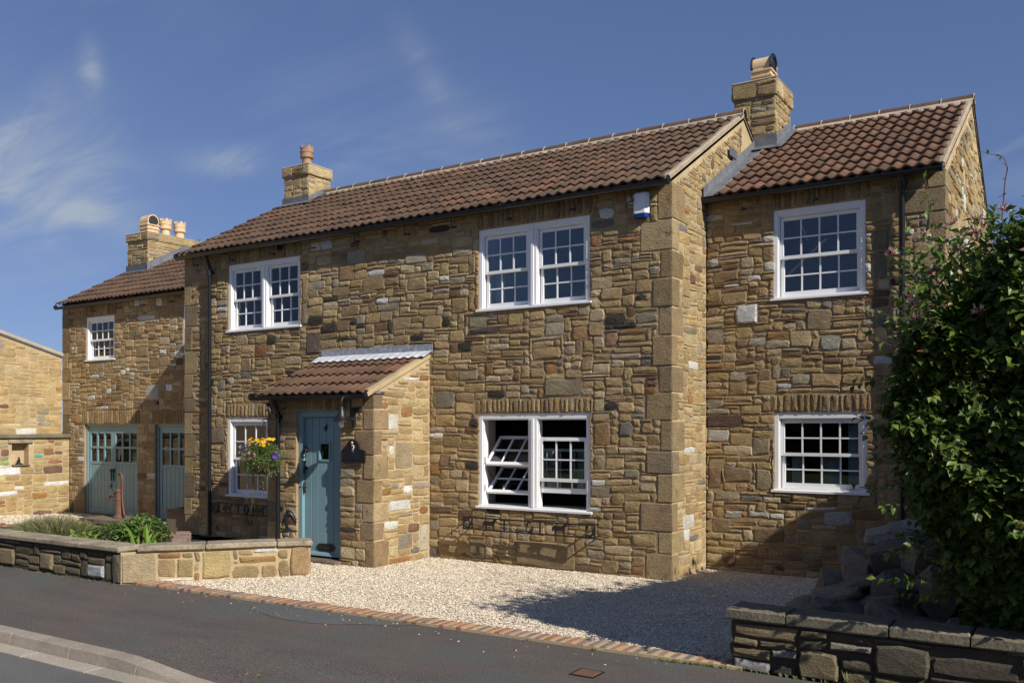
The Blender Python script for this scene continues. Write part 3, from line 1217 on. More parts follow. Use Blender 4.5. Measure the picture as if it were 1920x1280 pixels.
# a trench patch in the tarmac near the bricks
pts = [(x, -3.62 + (x + 5.25) / 6.6 * 0.17 + .004) for x in (-1.05, -1.5, -2.0, -2.5, -3.0)]
pts += [(-3.12, -3.66), (-3.05, -3.78), (-2.85, -3.90), (-2.55, -3.99), (-2.25, -4.03), (-1.95, -4.01), (-1.72, -3.93), (-1.55, -3.80), (-1.40, -3.74), (-1.2, -3.66)]
strip('tarmac_patch', M['patchtar'], pts, 0.0035)

kerb = MB()
kerb.box(-70, -5.70, -.29, 40, -5.63, -.16)
kerb = kerb.build('kerb', M['channel'], None, (0, 0, 0), kind='structure')
x = -14.0
while x < 4.0:
    w = 0.905
    b = MB()
    z0, z1 = kerb_top(x), kerb_top(x + w)
    prof = [(-5.62, 0.0), (-5.738, 0.0), (-5.752, -.012), (-5.778, -.115), (-5.778, -.20), (-5.62, -.20)]
    vs, k = [], len(prof)
    segs = 5
    for i in range(segs + 1):
        xx = x + w * i / segs
        kz = kerb_top(xx)
        for (yy, zz) in prof:
            vs.append((xx if 0 < i < segs else xx + (.003 if i == 0 else -.003), yy, (zz + kz) if zz > -.1 else zz))
    fs = []
    for i in range(segs):
        for j in range(k):
            q = (j + 1) % k
            fs.append((i * k + q, i * k + j, (i + 1) * k + j, (i + 1) * k + q))
    fs += [tuple(range(k)), tuple(range((segs + 1) * k - 1, segs * k - 1, -1))]
    b.add(vs, fs)
    b.build('kerb_stone', M['kerb'], kerb, (x, -5.7, -.1))
    x += 0.915
ch = MB()
ch.add([(-70, -5.78, -.12), (40, -5.78, -.12), (40, -5.955, -.12), (-70, -5.955, -.12)], [(3, 2, 1, 0)])
ch = ch.build('gutter_channel', M['channel'], None, (0, 0, 0), kind='structure')
x = -14.4
while x < 2.0:
    b = MB()
    b.box(x + .003, -5.952, -.20, x + .906, -5.782, -.094 + rad.uniform(-.001, .001), .004)
    b.build('channel_block', M['channel'], ch, (x, -5.86, -.1))
    x += 0.915

# gravel: bed sheet and loose stones
GRAVEL = [(-5.26, -3.56), (-4.9, -3.52), (1.95, -3.34), (2.2, -3.1), (2.9, -3.1), (2.9, 1.14), (0, 1.14), (0, 0), (-3.67, 0), (-3.67, -1.18), (-5.6, -1.18), (-5.6, -3.0)]
strip('gravel_drive', M['gravelbed'], GRAVEL, 0.0)
YARD_Z = lambda y: -0.17 * max(0.0, min(1.0, (y + 1.2) / 2.6))
b = MB()
b.add([(-20, -3.6, -.006), (-5.61, -3.6, -.006), (-5.61, -1.2, -.006), (-20, -1.2, -.006), (-5.61, 0, YARD_Z(0) - .006), (-9.04, 0, YARD_Z(0) - .006), (-20, 0, YARD_Z(0) - .006),
       (-9.04, 1.4, -.176), (-20, 1.4, -.176), (-9.04, 2.2, -.176), (-20, 2.2, -.176)],
      [(0, 1, 2, 3), (3, 2, 4, 5, 6), (6, 5, 7, 8), (8, 7, 9, 10)])
b.build('gravel_yard', M['gravelbed'], None, (0, 0, 0), kind='structure')


def in_poly(x, y, poly):
    c = False
    j = len(poly) - 1
    for i in range(len(poly)):
        a, d = poly[i], poly[j]
        if (a[1] > y) != (d[1] > y) and x < (d[0] - a[0]) * (y - a[1]) / (d[1] - a[1]) + a[0]:
            c = not c
        j = i
    return c


def pebbles(name, n, area, test, seed, zf, smin=.009, smax=.019):
    rg = random.Random(seed)
    pal = [(0.70, 0.60, 0.45), (0.76, 0.67, 0.52), (0.64, 0.54, 0.395), (0.80, 0.73, 0.60), (0.58, 0.47, 0.33), (0.52, 0.42, 0.31), (0.36, 0.30, 0.24), (0.78, 0.70, 0.56), (0.76, 0.68, 0.54), (0.72, 0.60, 0.42), (0.74, 0.64, 0.49)]
    b = MB()
    vs, fs, cols = [], [], []
    k = 0
    while k < n:
        x, y = rg.uniform(area[0], area[2]), rg.uniform(area[1], area[3])
        if not test(x, y):
            continue
        s = rg.uniform(smin, smax)
        c = rg.choice(pal)
        a = rg.uniform(0, 6.28)
        ca, sa = math.cos(a), math.sin(a)
        z = zf(x, y) + rg.uniform(-.3, .5) * s
        o = len(vs)
        tx, ty = rg.uniform(-.35, .35), rg.uniform(-.35, .35)
        for (px, py, pz) in ((1.25, 0, 0), (.1, .85, 0), (-1.1, .1, 0), (-.1, -.8, 0), (.1, .1, .5), (0, 0, -.6)):
            px, py = px * rg.uniform(.75, 1.2), py * rg.uniform(.75, 1.2)
            vs.append((x + s * (px * ca - py * sa), y + s * (px * sa + py * ca), z + s * (pz + px * tx + py * ty)))
            cols.append(c)
        fs += [(o, o + 1, o + 4), (o + 1, o + 2, o + 4), (o + 2, o + 3, o + 4), (o + 3, o, o + 4)]
        k += 1
    b.v, b.f, b.col = vs, fs, cols
    b.build(name, M['pebble'], None, (0, 0, 0), kind='stuff', tint=True)


SIDE_A, SIDE_B = Vector((-5.376, -3.70, 0)), Vector((-3.967, -2.03, 0))


def drive_ok(x, y):
    if not in_poly(x, y, GRAVEL):
        return False
    # right of the slanting garden wall
    d = (SIDE_B - SIDE_A)
    if y < -2.0 and (d.x * (y - SIDE_A.y) - d.y * (x - SIDE_A.x)) > 0:
        return False
    return True


pebbles('gravel', 115000, (-5.3, -3.6, 2.6, 1.1), drive_ok, 3, lambda x, y: .004 + .010 * noise.noise(Vector((x * 1.6, y * 1.6, 3))), .0055, .0125)
pebbles('yard_gravel', 12000, (-16.3, -1.2, -9.1, 2.15), lambda x, y: True, 4, lambda x, y: YARD_Z(y), .012, .022)
# stones kicked out on to the tarmac
pebbles('stray_gravel', 60, (-5.0, -4.1, 1.9, -3.55), lambda x, y: rad.random() < (1 + (y + 3.55) * 1.7), 5, lambda x, y: .004, .005, .011)

# brick edging between gravel and tarmac
b = MB()
b.add([(-5.27, -3.619, .024), (2.0, -3.444, .024), (2.0, -3.235, .024), (-5.27, -3.41, .024), (-5.27, -3.619, -.03), (2.0, -3.444, -.03)], [(0, 1, 2, 3), (4, 5, 1, 0)])
edg = b.build('brick_edging', M['mortar_pale'], None, (0, 0, 0), kind='structure')
BR = [(0.30, 0.145, 0.10), (0.33, 0.16, 0.105), (0.27, 0.155, 0.115), (0.25, 0.17, 0.14), (0.21, 0.16, 0.145), (0.35, 0.185, 0.12), (0.32, 0.21, 0.16)]
x = -5.24
while x < 1.93:
    w = rad.uniform(.058, .068)
    y0 = -3.622 + (x + 5.25) * 0.0258 + rad.uniform(-.006, .006)
    b = MB()
    b.cur = rad.choice(BR)
    sk = rad.uniform(-.006, .006)
    z = .030 + rad.uniform(-.006, .008)
    y1 = y0 + .215
    vs = [(x, y0, -.03), (x + w, y0, -.03), (x + w + sk, y1, -.03), (x + sk, y1, -.03)]
    vs += [(x + .002, y0 + .002, z - .006), (x + w - .002, y0 + .002, z - .006), (x + w + sk - .002, y1 - .003, z - .006), (x + sk + .002, y1 - .003, z - .006)]
    vs += [(x + .008, y0 + .010, z), (x + w - .008, y0 + .010, z), (x + w + sk - .008, y1 - .01, z), (x + sk + .008, y1 - .01, z)]
    fs = [(0, 3, 2, 1), (8, 9, 10, 11)]
    for k in (0, 4):
        for i in range(4):
            q = (i + 1) % 4
            fs.append((k + i, k + q, k + 4 + q, k + 4 + i))
    b.add(vs, fs)
    b.build('brick', M['brick'], edg, (x, y0, 0), tint=True)
    x += w + rad.uniform(.036, .048)

# small rusty water cover let into the pavement
t = thing('stopcock_cover', (1.04, -4.145, 0), 'small square rusty iron cover set in the pavement', 'utility cover')
b = MB()
b.box(.955, -4.225, -.02, 1.125, -4.065, .009, .003)
b.build('lid', M['rustplate'], t)
b = MB()
for (a0, b0, a1, b1) in ((.938, -4.242, .953, -4.048), (1.127, -4.242, 1.142, -4.048), (.953, -4.242, 1.127, -4.227), (.953, -4.063, 1.127, -4.048)):
    b.box(a0, b0, -.02, a1, b1, .007)
b.build('frame', M['black'], t)

# ---------------------------------------------------------------- chimneys and pots
def crown_pot(chim, x, y, z, mat, h=0.44, r=0.115):
    b = MB()
    b.lathe((x, y, z), [(r * .95, 0), (r * .98, .05), (r * .82, .07), (r * .80, h * .42), (r * .86, h * .44), (r * 1.12, h * .47), (r * 1.16, h * .53), (r * 1.06, h * .56),
                        (r * 1.06, h * .68), (r * 1.14, h * .70), (r * 1.14, h * .75), (r * 1.06, h * .77), (r * 1.10, h * .88), (r * .9, h * .88), (r * .8, h * .5)], 20)
    k = 8
    for i in range(k):
        w0, w1 = 2 * math.pi * (i + .08) / k, 2 * math.pi * (i + .92) / k
        wm = (w0 + w1) / 2
        R1, R0 = r * 1.10, r * .90
        vs = []
        for zz, (a, c) in ((h * .875, (w0, w1)), (h * 1.0, (wm - .16, wm + .16))):
            for rr in (R0, R1):
                for w in (a, c):
                    vs.append((x + rr * math.cos(w), y + rr * math.sin(w), z + zz))
        b.add(vs, [(0, 1, 3, 2), (4, 6, 7, 5), (2, 3, 7, 6), (1, 0, 4, 5), (0, 2, 6, 4), (3, 1, 5, 7)])
    o = b.build('chimney_pot', mat, chim)
    smooth_by_angle(o, 35)
    return o


def hood_pot(chim, x, y, z, mat, w=0.30, h=0.30, black_ends=False):
    b = MB()
    a = w / 2
    for (e, z0, z1) in ((0, 0, h * .42), (.022, h * .42, h * .54), (.004, h * .54, h * .70), (.026, h * .70, h * .80), (0, h * .80, h)):
        b.box(x - a - e, y - a - e, z + z0, x + a + e, y + a + e, z + z1, .006)
    # half-barrel hood, axis along x, open at both ends
    n = 14
    r = a + .004
    zc = z + h + .02
    prof = [(y + math.cos(w) * r, zc + math.sin(w) * r) for w in [R(-2) + R(184) * i / n for i in range(n + 1)]]
    prof = [(y + r, z + h - .01)] + prof + [(y - r, z + h - .01)]
    m = len(prof)
    inner = [(y + (p[0] - y) * .84, zc + (p[1] - zc) * .84) for p in prof]
    vs = []
    for pr in (prof, inner):
        for xx in (x - a - .01, x + a + .01):
            vs += [(xx, p[0], p[1]) for p in pr]
    fs = []
    for i in range(m - 1):
        fs += [(i, i + 1, m + i + 1, m + i), (2 * m + i + 1, 2 * m + i, 3 * m + i, 3 * m + i + 1), (i + 1, i, 2 * m + i, 2 * m + i + 1), (m + i, m + i + 1, 3 * m + i + 1, 3 * m + i)]
    b.add(vs, fs)
    o = b.build('chimney_pot', mat, chim)
    smooth_by_angle(o, 30)
    for s in (-1, 1):
        b = MB()
        if black_ends:
            for k in range(2):
                rr = r + .02 - k * .03
                pts = [(x + s * (a + .012 + k * .004), y + math.cos(w) * rr, zc + math.sin(w) * rr) for w in [R(-30) + R(240) * i / 14 for i in range(15)]]
                b.tube(pts, .016, 6)
            b.lathe((x + s * (a + .004), y, zc), [(r * .9, -.006), (r * .9, .006)], 18, 'x')
            b.build('wire_guard', M['black'], chim)
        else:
            b.lathe((x + s * (a + .006), y, zc), [(r * .82, -.006), (r * .82, .004)], 18, 'x')  # dark disc across the open end, painting the shade inside the hood
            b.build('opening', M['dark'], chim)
    return o


def chimney(owner, ms, X0, X1, Y0, Y1, z0, z1, cap, seed, over=0.035, pal=BUFF, palr=BUFF_BRIGHT, special=()):
    b = MB()
    b.box(X0, Y0, z0, X1, Y1, z1 - .02)
    b.box(X0 - over, Y0 - over, z1 - cap, X1 + over, Y1 + over, z1 - .015)
    ch = b.build('chimney', M['mortar_pale'], owner)
    b = MB()
    b.box(X0 - over - .01, Y0 - over - .01, z1 - .02, X1 + over + .01, Y1 + over + .01, z1 + .008, .012)
    b.build('flaunching', M['bedding'], ch)
    H = z1 - cap - z0
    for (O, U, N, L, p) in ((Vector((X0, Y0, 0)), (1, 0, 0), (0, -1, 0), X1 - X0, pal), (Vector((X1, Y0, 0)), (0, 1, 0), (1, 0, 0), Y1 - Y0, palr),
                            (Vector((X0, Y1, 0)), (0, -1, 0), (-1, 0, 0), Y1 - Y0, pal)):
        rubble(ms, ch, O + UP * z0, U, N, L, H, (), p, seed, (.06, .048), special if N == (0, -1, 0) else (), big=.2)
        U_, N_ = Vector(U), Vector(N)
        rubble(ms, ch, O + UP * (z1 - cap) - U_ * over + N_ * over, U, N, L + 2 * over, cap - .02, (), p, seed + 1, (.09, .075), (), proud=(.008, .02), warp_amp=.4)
        seed += 7
    return ch


def apron(ch, X0, X1, Y0, zr, slope, mat, h=0.14, right=True, Y1=None):
    """lead dressed round the foot of a stack that stands on a slope"""
    b = MB()
    b.box(X0 - .03, Y0 - .034, zr - .02, X1 + .03, Y0 - .028, zr + h)
    d = Vector((0, -1, -slope)).normalized()
    n = Vector((0, -slope, 1)).normalized()
    b.obox(Vector((X0 - .06, Y0 - .03, zr)) + n * .045, (1, 0, 0), d, n, X1 - X0 + .12, .17, .006)
    if right:
        up = Vector((0, 1, slope)).normalized()
        b.obox(Vector((X1 + .030, Y0 - .03, zr - .03)), (1, 0, 0), up, UP, .006, (Y1 - Y0) / up.y, h)
        b.obox(Vector((X1 + .02, Y0 - .20, zr - .17 * slope)) + n * .045, (1, 0, 0), up, n, .13, (Y1 - Y0 + .17) / up.y, .006)
    b.build('flashing', mat, ch)


# ================================================================ MAIN HOUSE
XL, XR = -9.04, 0.0
SLM, YRM, ZRM = 0.558, 2.65, 6.35
house = thing('stone_house', (-4.5, 2.6, 0), 'long two storey stone house block in the middle with brown pantile roof', 'house')
W = {'W1': (-7.92, -6.235, 3.435, 4.545), 'W2': (-2.826, -1.112, 3.43, 4.535), 'W3': (-7.933, -6.955, .707, 2.008), 'W4': (-2.826, -1.102, .757, 2.03)}
opens = [(w[0] - XL, w[2], w[1] - XL, w[3]) for w in W.values()]
b = MB()
sheet(b, (XL, 0, 0), (1, 0, 0), (0, -1, 0), XR - XL, 4.80, opens + [(-5.35 - XL, 0.05, -4.0 - XL, 2.0)])
wall = b.build('wall', M['mortar'], house)
ms = Masonry(house)
bu, bn = quoins(ms, wall, (0, 0, 0), (-1, 0, 0), (0, 1, 0), 4.80, 11, .34, .17, (.26, .38))
bl, bnl = quoins(ms, wall, (XL, 0, 0), (1, 0, 0), (0, 1, 0), 4.80, 12, .36, .20, (.24, .42))
blocks = list(opens)
for (a, z, h) in bu:
    blocks.append((9.04 - a, z, 9.04, z + h))
for (a, z, h) in bl:
    blocks.append((0, z, a, z + h))
blocks += [(3.42, 0, 5.37, 2.36), (3.29, 2.83, 5.46, 2.90)]
lint = [(-7.97 - XL, -6.19 - XL, 4.552, 4.78), (-2.88 - XL, -1.06 - XL, 4.545, 4.78), (-7.97 - XL, -6.90 - XL, 2.018, 2.235), (-2.88 - XL, -1.06 - XL, 2.04, 2.235)]
for i, (a, c, z, z2) in enumerate(lint):
    soldier(ms, wall, (XL, 0, 0), (1, 0, 0), (0, -1, 0), a, c, z, z2, 20 + i)
    blocks.append((a, z, c, z2))
buff, grey, orange, pale, darkc = (0.34, 0.25, 0.13), (0.24, 0.215, 0.165), (0.30, 0.15, 0.07), (0.40, 0.35, 0.25), (0.05, 0.042, 0.036)
sp = [(-1.77, 2.25, -1.22, 2.47, (0.27, 0.22, 0.14)), (-3.60, 2.11, -3.22, 2.35, (0.24, 0.205, 0.15)), (-5.41, 4.06, -5.10, 4.29, (0.30, 0.19, 0.10)),  # conspicuous stones placed from image pixel boxes, unprojected onto the wall
      (-7.27, 2.98, -7.0, 3.20, (0.26, 0.12, 0.06)), (-6.10, 2.98, -5.79, 3.30, (0.15, 0.115, 0.085)), (-1.95, 2.73, -1.52, 2.89, (0.36, 0.25, 0.125)),
      (-4.11, 4.19, -3.72, 4.34, (0.38, 0.34, 0.25)), (-4.93, 3.86, -4.49, 4.06, (0.32, 0.23, 0.12)), (-4.06, 3.81, -3.72, 3.99, buff), (-.89, 2.85, -.71, 3.03, (0.33, 0.21, 0.12)),
      (-2.20, .02, -1.32, .35, (0.32, 0.24, 0.13), .034), (-2.98, .10, -2.71, .33, (0.27, 0.21, 0.125)), (-.94, .02, -.69, .20, buff), (-2.67, 2.245, -2.38, 2.335, darkc),
      (-2.98, 3.11, -2.47, 3.21, (0.10, 0.085, 0.07)), (-.78, 3.06, -.47, 3.13, darkc), (-1.37, 2.94, -1.09, 3.13, (0.34, 0.21, 0.10)),
      (-6.20, 3.83, -6.05, 4.16, (0.30, 0.22, 0.12)), (-6.19, 3.44, -6.05, 3.80, (0.29, 0.235, 0.15)), (-2.99, 3.95, -2.87, 4.22, (0.33, 0.24, 0.13)), (-2.99, 3.45, -2.87, 3.73, (0.35, 0.245, 0.12)),
      (-8.10, 1.20, -7.97, 1.55, (0.25, 0.185, 0.115)), (-8.35, 1.56, -8.0, 1.84, (0.24, 0.19, 0.13)), (-1.05, 1.62, -.82, 1.90, (0.30, 0.19, 0.09)), (-1.06, 1.32, -.90, 1.50, (0.31, 0.25, 0.15)),
      (-5.55, 3.83, -5.18, 3.98, (0.30, 0.22, 0.115)), (-8.62, 2.55, -8.38, 2.83, (0.28, 0.21, 0.12)), (-7.6, 2.78, -7.36, 2.98, buff), (-6.52, 2.46, -6.2, 2.68, (0.33, 0.19, 0.09))]
sp = [(s[0] - XL, s[1], s[2] - XL, s[3]) + tuple(s[4:]) for s in sp]
rubble(ms, wall, (XL, 0, 0), (1, 0, 0), (0, -1, 0), 9.04, 4.80, blocks, BUFF, 31, special=sp)
# gable facing the wing
b = MB()
yb = 2 * YRM
b.add([(0, 0, 0), (0, yb, 0), (0, yb, 4.80), (0, YRM, 4.80 + SLM * YRM), (0, 0, 4.80)], [(0, 1, 2, 3, 4)])
gab = b.build('gable_wall', M['mortar_pale'], house)


def gin(u, v):
    if u > 2.6 or v > 4.80 + SLM * u - .03:
        return False
    return u < 1.13 or v > 4.87 + .55 * (u - 1.14) + .05


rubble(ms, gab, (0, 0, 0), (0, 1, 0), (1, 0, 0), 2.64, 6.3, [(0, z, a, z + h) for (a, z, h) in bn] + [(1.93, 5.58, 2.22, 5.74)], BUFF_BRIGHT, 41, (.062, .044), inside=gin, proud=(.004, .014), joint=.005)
b = MB()
b.add([(XL, 0, 0), (XL, 0, 4.80), (XL, YRM, 4.80 + SLM * YRM), (XL, yb, 4.80), (XL, yb, 0)], [(0, 1, 2, 3, 4)])
b.add([(XL, yb, 0), (XL, yb, 4.80), (XR, yb, 4.80), (XR, yb, 0)], [(0, 1, 2, 3)])
b.build('wall', M['mortar'], house)
b = MB()
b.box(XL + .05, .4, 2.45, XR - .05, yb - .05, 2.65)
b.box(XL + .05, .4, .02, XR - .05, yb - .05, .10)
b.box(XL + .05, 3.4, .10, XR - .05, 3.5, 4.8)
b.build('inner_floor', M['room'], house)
b = MB()
b.box(.03, 1.95, 5.59, .055, 2.20, 5.72, .006)
b.build('louvre_vent', M['slate'], house)
b = MB()
b.lathe((-6.664, 0, 4.70), [(.042, .02), (.046, .05), (.036, .055), (.034, .03)], 14, 'y')
b.build('vent_pipe', M['blackp'], house)
# roof
b = MB()
e = .035
b.add([(XL, -.10, 4.87 - .10 * SLM - e), (XR, -.10, 4.87 - .10 * SLM - e), (XR, YRM, ZRM - e), (XL, YRM, ZRM - e)], [(0, 1, 2, 3)])
b.add([(XL - .03, yb + .12, 4.80), (XR + .03, yb + .12, 4.80), (XR + .03, YRM, ZRM), (XL - .03, YRM, ZRM)], [(3, 2, 1, 0)])
roof = b.build('roof', M['roofback'], house)
tiles(roof, XL - .03, XR - .04, -.15, 4.87 - .15 * SLM - .005, SLM, YRM - .03, .335, M['tile'], 51, .30)
ridge(roof, XL + .72, XR + .03, YRM, ZRM + .035, M['tile'], SLM, .42, .15)
verge(roof, XR - .035, -.12, 4.87 - .12 * SLM, SLM, YRM, M['vergem'], .045, .055)
gutter(house, XL - .03, XR + .02, -.155, 4.78)
downpipe(house, -8.305, -.075, .02, 4.76, (4.45, 2.6, .9), -.155)
for k, w in W.items():
    sash_window(house, w[0], w[1], w[2], w[3], .012, 1 if k == 'W3' else 2, 3, 'open' if k == 'W4' else 'shut', label='window with its sashes open' if k == 'W4' else None)
ch = chimney(house, ms, -8.93, -8.28, 2.20, 2.78, 5.95, 6.855, .20, 61, .03, special=[(.10, .70, .40, .78, (.62, .6, .55))] and ())
apron(ch, -8.93, -8.28, 2.20, 4.87 + SLM * 2.20, SLM, M['lead'], .16, True, 2.62)
crown_pot(ch, -8.60, 2.47, 6.86, M['potd'], .44, .115)
ms.finish()
curtain(-7.83, -7.60, .30, 3.45, 4.45, M['curtain'], 'pale curtain at the left side of the upper left window')
curtain(-7.02, -6.86, .30, 3.45, 4.45, M['curtain'], 'pale curtain in the right hand sash of the upper left window')
curtain(-2.74, -2.60, .30, 3.45, 4.0, M['curtain'], 'short pale curtain low in the large upper window', .02)
curtain(-7.85, -7.02, .19, .74, 1.98, M['curtain'], 'thin pale curtain across the small window beside the porch', .02)
curtain(-1.86, -1.66, .20, .98, 1.55, M['curtain'], 'pale curtain behind the slid down sash of the open window')
curtain(-1.40, -1.22, .20, .98, 1.55, M['curtain'], 'pale curtain at the right end of the open window')

# ================================================================ RIGHT WING
YW, XWR, SLW, YRW, ZRW = 1.14, 2.837, .55, 3.908, 6.39
wing = thing('house_wing', (1.4, 3.9, 0), 'set back right wing of the stone house behind the hedge', 'house')
V = {'W5': (.878, 1.98, 3.438, 4.555), 'W6': (.890, 2.003, 1.05, 2.03)}
opens = [(w[0], w[2], w[1], w[3]) for w in V.values()]
b = MB()
sheet(b, (0.03, YW, 0), (1, 0, 0), (0, -1, 0), XWR - .03, 4.80, [(o[0] - .03, o[1], o[2] - .03, o[3]) for o in opens])
wall = b.build('wall', M['mortar'], wing)
ms = Masonry(wing)
bu, bn = quoins(ms, wall, (XWR, YW, 0), (-1, 0, 0), (0, 1, 0), 4.80, 13, .42, .18, (.24, .40), flip=-1)
blocks = list(opens) + [(XWR - a, z, XWR, z + h) for (a, z, h) in bu]
for i, (a, c, z, z2) in enumerate([(.83, 2.03, 4.565, 4.79), (.85, 2.05, 2.04, 2.26)]):
    soldier(ms, wall, (0, YW, 0), (1, 0, 0), (0, -1, 0), a, c, z, z2, 26 + i)
    blocks.append((a, z, c, z2))
wh = (.66, .65, .62)
sp = [(.40, 3.16, .69, 3.41, wh, .03), (1.29, 3.03, 1.60, 3.29, (.29, .22, .13)), (.02, 1.66, .32, 1.82, (.50, .47, .40)), (2.06, 2.58, 2.38, 2.69, wh), (1.45, 2.77, 1.70, 2.97, (.34, .32, .27)),  # wing wall stones, also placed from image pixel boxes
      (.02, 1.85, .49, 2.01, (.12, .075, .06)), (1.49, .66, 1.83, .83, (.42, .42, .40)), (.93, 2.32, 1.11, 2.40, (.46, .46, .46)), (.03, 3.93, .17, 4.03, (.52, .5, .44)), (.34, 4.42, .62, 4.46, wh),
      (.24, 3.64, .46, 3.68, wh), (2.05, 3.93, 2.25, 4.16, (.24, .20, .14)), (2.05, 3.60, 2.22, 3.90, (.25, .21, .15)), (.62, 1.50, .85, 1.72, (.28, .23, .15)), (.66, 1.06, .86, 1.32, (.29, .24, .15)),
      (.03, 1.06, .22, 1.34, (.27, .18, .11)), (.24, 1.14, .62, 1.34, (.25, .18, .11)), (.45, 1.42, .83, 1.49, buff), (.10, .50, .34, .68, (.27, .19, .11)), (.62, .40, 1.02, .58, (.21, .145, .085)),
      (.25, .68, .50, .78, (.45, .41, .34)), (.56, .70, .84, .80, (.44, .41, .34))]
rubble(ms, wall, (0, YW, 0), (1, 0, 0), (0, -1, 0), XWR, 4.80, blocks, BUFF, 35, special=sp)
yb = 2 * YRW - YW
b = MB()
b.add([(XWR, YW, 0), (XWR, yb, 0), (XWR, yb, 4.80), (XWR, YRW, 4.80 + SLW * (YRW - YW)), (XWR, YW, 4.80)], [(0, 1, 2, 3, 4)])
gab = b.build('gable_wall', M['mortar_pale'], wing)
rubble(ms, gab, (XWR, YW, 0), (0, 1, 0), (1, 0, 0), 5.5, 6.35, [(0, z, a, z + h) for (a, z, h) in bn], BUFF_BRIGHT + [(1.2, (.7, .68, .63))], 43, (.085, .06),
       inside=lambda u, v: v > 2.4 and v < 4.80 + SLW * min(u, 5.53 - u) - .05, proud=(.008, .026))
b = MB()
b.add([(0.03, yb, 0), (0.03, yb, 4.80), (XWR, yb, 4.80), (XWR, yb, 0)], [(0, 1, 2, 3)])
b.add([(0.03, YW, 0), (0.03, YW, 4.80), (0.03, YRW, 4.80 + SLW * (YRW - YW)), (0.03, yb, 4.80), (0.03, yb, 0)], [(0, 1, 2, 3, 4)])
b.build('wall', M['mortar'], wing)
b = MB()
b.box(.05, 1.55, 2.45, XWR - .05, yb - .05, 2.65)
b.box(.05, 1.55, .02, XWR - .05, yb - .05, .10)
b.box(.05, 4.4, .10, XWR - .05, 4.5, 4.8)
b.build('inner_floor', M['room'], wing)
b = MB()
e = .035
b.add([(.01, YW - .10, 4.87 - .10 * SLW - e), (XWR, YW - .10, 4.87 - .10 * SLW - e), (XWR, YRW, ZRW - e), (.01, YRW, ZRW - e)], [(0, 1, 2, 3)])
b.add([(.01, yb + .12, 4.80), (XWR + .03, yb + .12, 4.80), (XWR + .03, YRW, ZRW), (.01, YRW, ZRW)], [(3, 2, 1, 0)])
roof = b.build('roof', M['roofback'], wing)
tiles(roof, .15, XWR - .01, YW - .15, 4.87 - .15 * SLW - .005, SLW, YRW - .03, .325, M['tile_red'], 52, .30, cut=lambda x, y: x < .36 and y > 2.95)
ridge(roof, .40, XWR + .03, YRW, ZRW + .035, M['tile_red'], SLW, .40, .19)
verge(roof, XWR - .035, YW - .12, 4.87 - .12 * SLW, SLW, YRW, M['vergem'], .045, .055)
# lead secret gutter against the taller gable
b = MB()
up = Vector((0, 1, SLW)).normalized()
nn = Vector((0, -SLW, 1)).normalized()
Ll = (3.15 - YW + .17) / up.y
P0 = Vector((.004, YW - .17, 4.87 - .17 * SLW))
b.obox(P0 + nn * .030, (1, 0, 0), up, nn, .21, Ll, .006)
b.obox(P0 + nn * .033 + Vector((.030, 0, 0)), (1, 0, 0), up, UP, .006, Ll, .13)
b.tube([P0 + nn * .045 + Vector((.205, 0, 0)), P0 + nn * .045 + Vector((.205, 0, 0)) + up * Ll], .016, 8)
b.build('lead_valley', M['lead'], roof)
gutter(wing, .03, XWR - .01, YW - .155, 4.78)
downpipe(wing, 2.392, YW - .075, .02, 4.76, (4.66, 2.9, 1.2), YW - .155)
for k, w in V.items():
    sash_window(wing, w[0], w[1], w[2], w[3], YW + .012, 1, 4)
ch = chimney(wing, ms, -.28, .335, 3.08, 3.88, 5.75, 6.985, .25, 71, .028, special=[(.14, .97, .40, 1.05, (.62, .62, .62))] and ())
apron(ch, -.28, .335, 3.08, 4.87 + SLW * (3.08 - YW), SLW, M['lead'], .22, True, 3.80)
hood_pot(ch, .055, 3.46, 6.99, M['pot'], .27, .30, True)
ms.finish()

curtain(1.06, 1.20, YW + .19, 1.10, 1.50, M['curtain'], 'pale curtain low at the left in the lower right window', .02)
curtain(1.42, 1.62, YW + .24, 1.10, 1.52, M['curtain'], 'pale curtain in the middle of the lower right window', .02)
curtain(1.74, 1.90, YW + .19, 1.10, 1.96, M['curtain'], 'long pale curtain at the right in the lower right window', .02)
# ================================================================ LEFT (GARAGE) WING
YG, XG0, XG1, SLG, YRG, ZRG = 2.2, -16.426, -9.04, .55, 5.191, 6.458  # garage wing coordinates scaled about the camera, stored here as the results
gar = thing('garage_wing', (-12.5, 5.0, -.17), 'lower left wing of the house with teal garage doors', 'house')
G = {'W7': (-15.474, -14.386, 3.384, 4.387), 'W8': (-11.973, -10.973, 3.39, 4.42)}
DO = {'D1': (-15.551, -13.535, -0.166, 1.911), 'D2': (-12.915, -11.795, -0.166, 1.905)}
ZB = -.20
HG = 4.941
opens = [(w[0] - XG0, w[2] - ZB, w[1] - XG0, w[3] - ZB) for w in list(G.values()) + list(DO.values())]
b = MB()
sheet(b, (XG0, YG, ZB), (1, 0, 0), (0, -1, 0), XG1 - XG0, HG, opens)
wall = b.build('wall', M['mortar'], gar)
ms = Masonry(gar)
bu, bn = quoins(ms, wall, (XG0, YG, ZB), (1, 0, 0), (0, 1, 0), HG, 14, .42, .26, (.30, .50))
blocks = list(opens) + [(0, z, a, z + h) for (a, z, h) in bu]
for i, (a, c, z, z2) in enumerate([(0.886, 2.104, 4.598, 4.875), (0.797, 2.968, 2.122, 2.438), (3.434, 4.807, 2.116, 2.438)]):
    soldier(ms, wall, (XG0, YG, ZB), (1, 0, 0), (0, -1, 0), a, c, z, z2, 36 + i)
    blocks.append((a, z, c, z2))
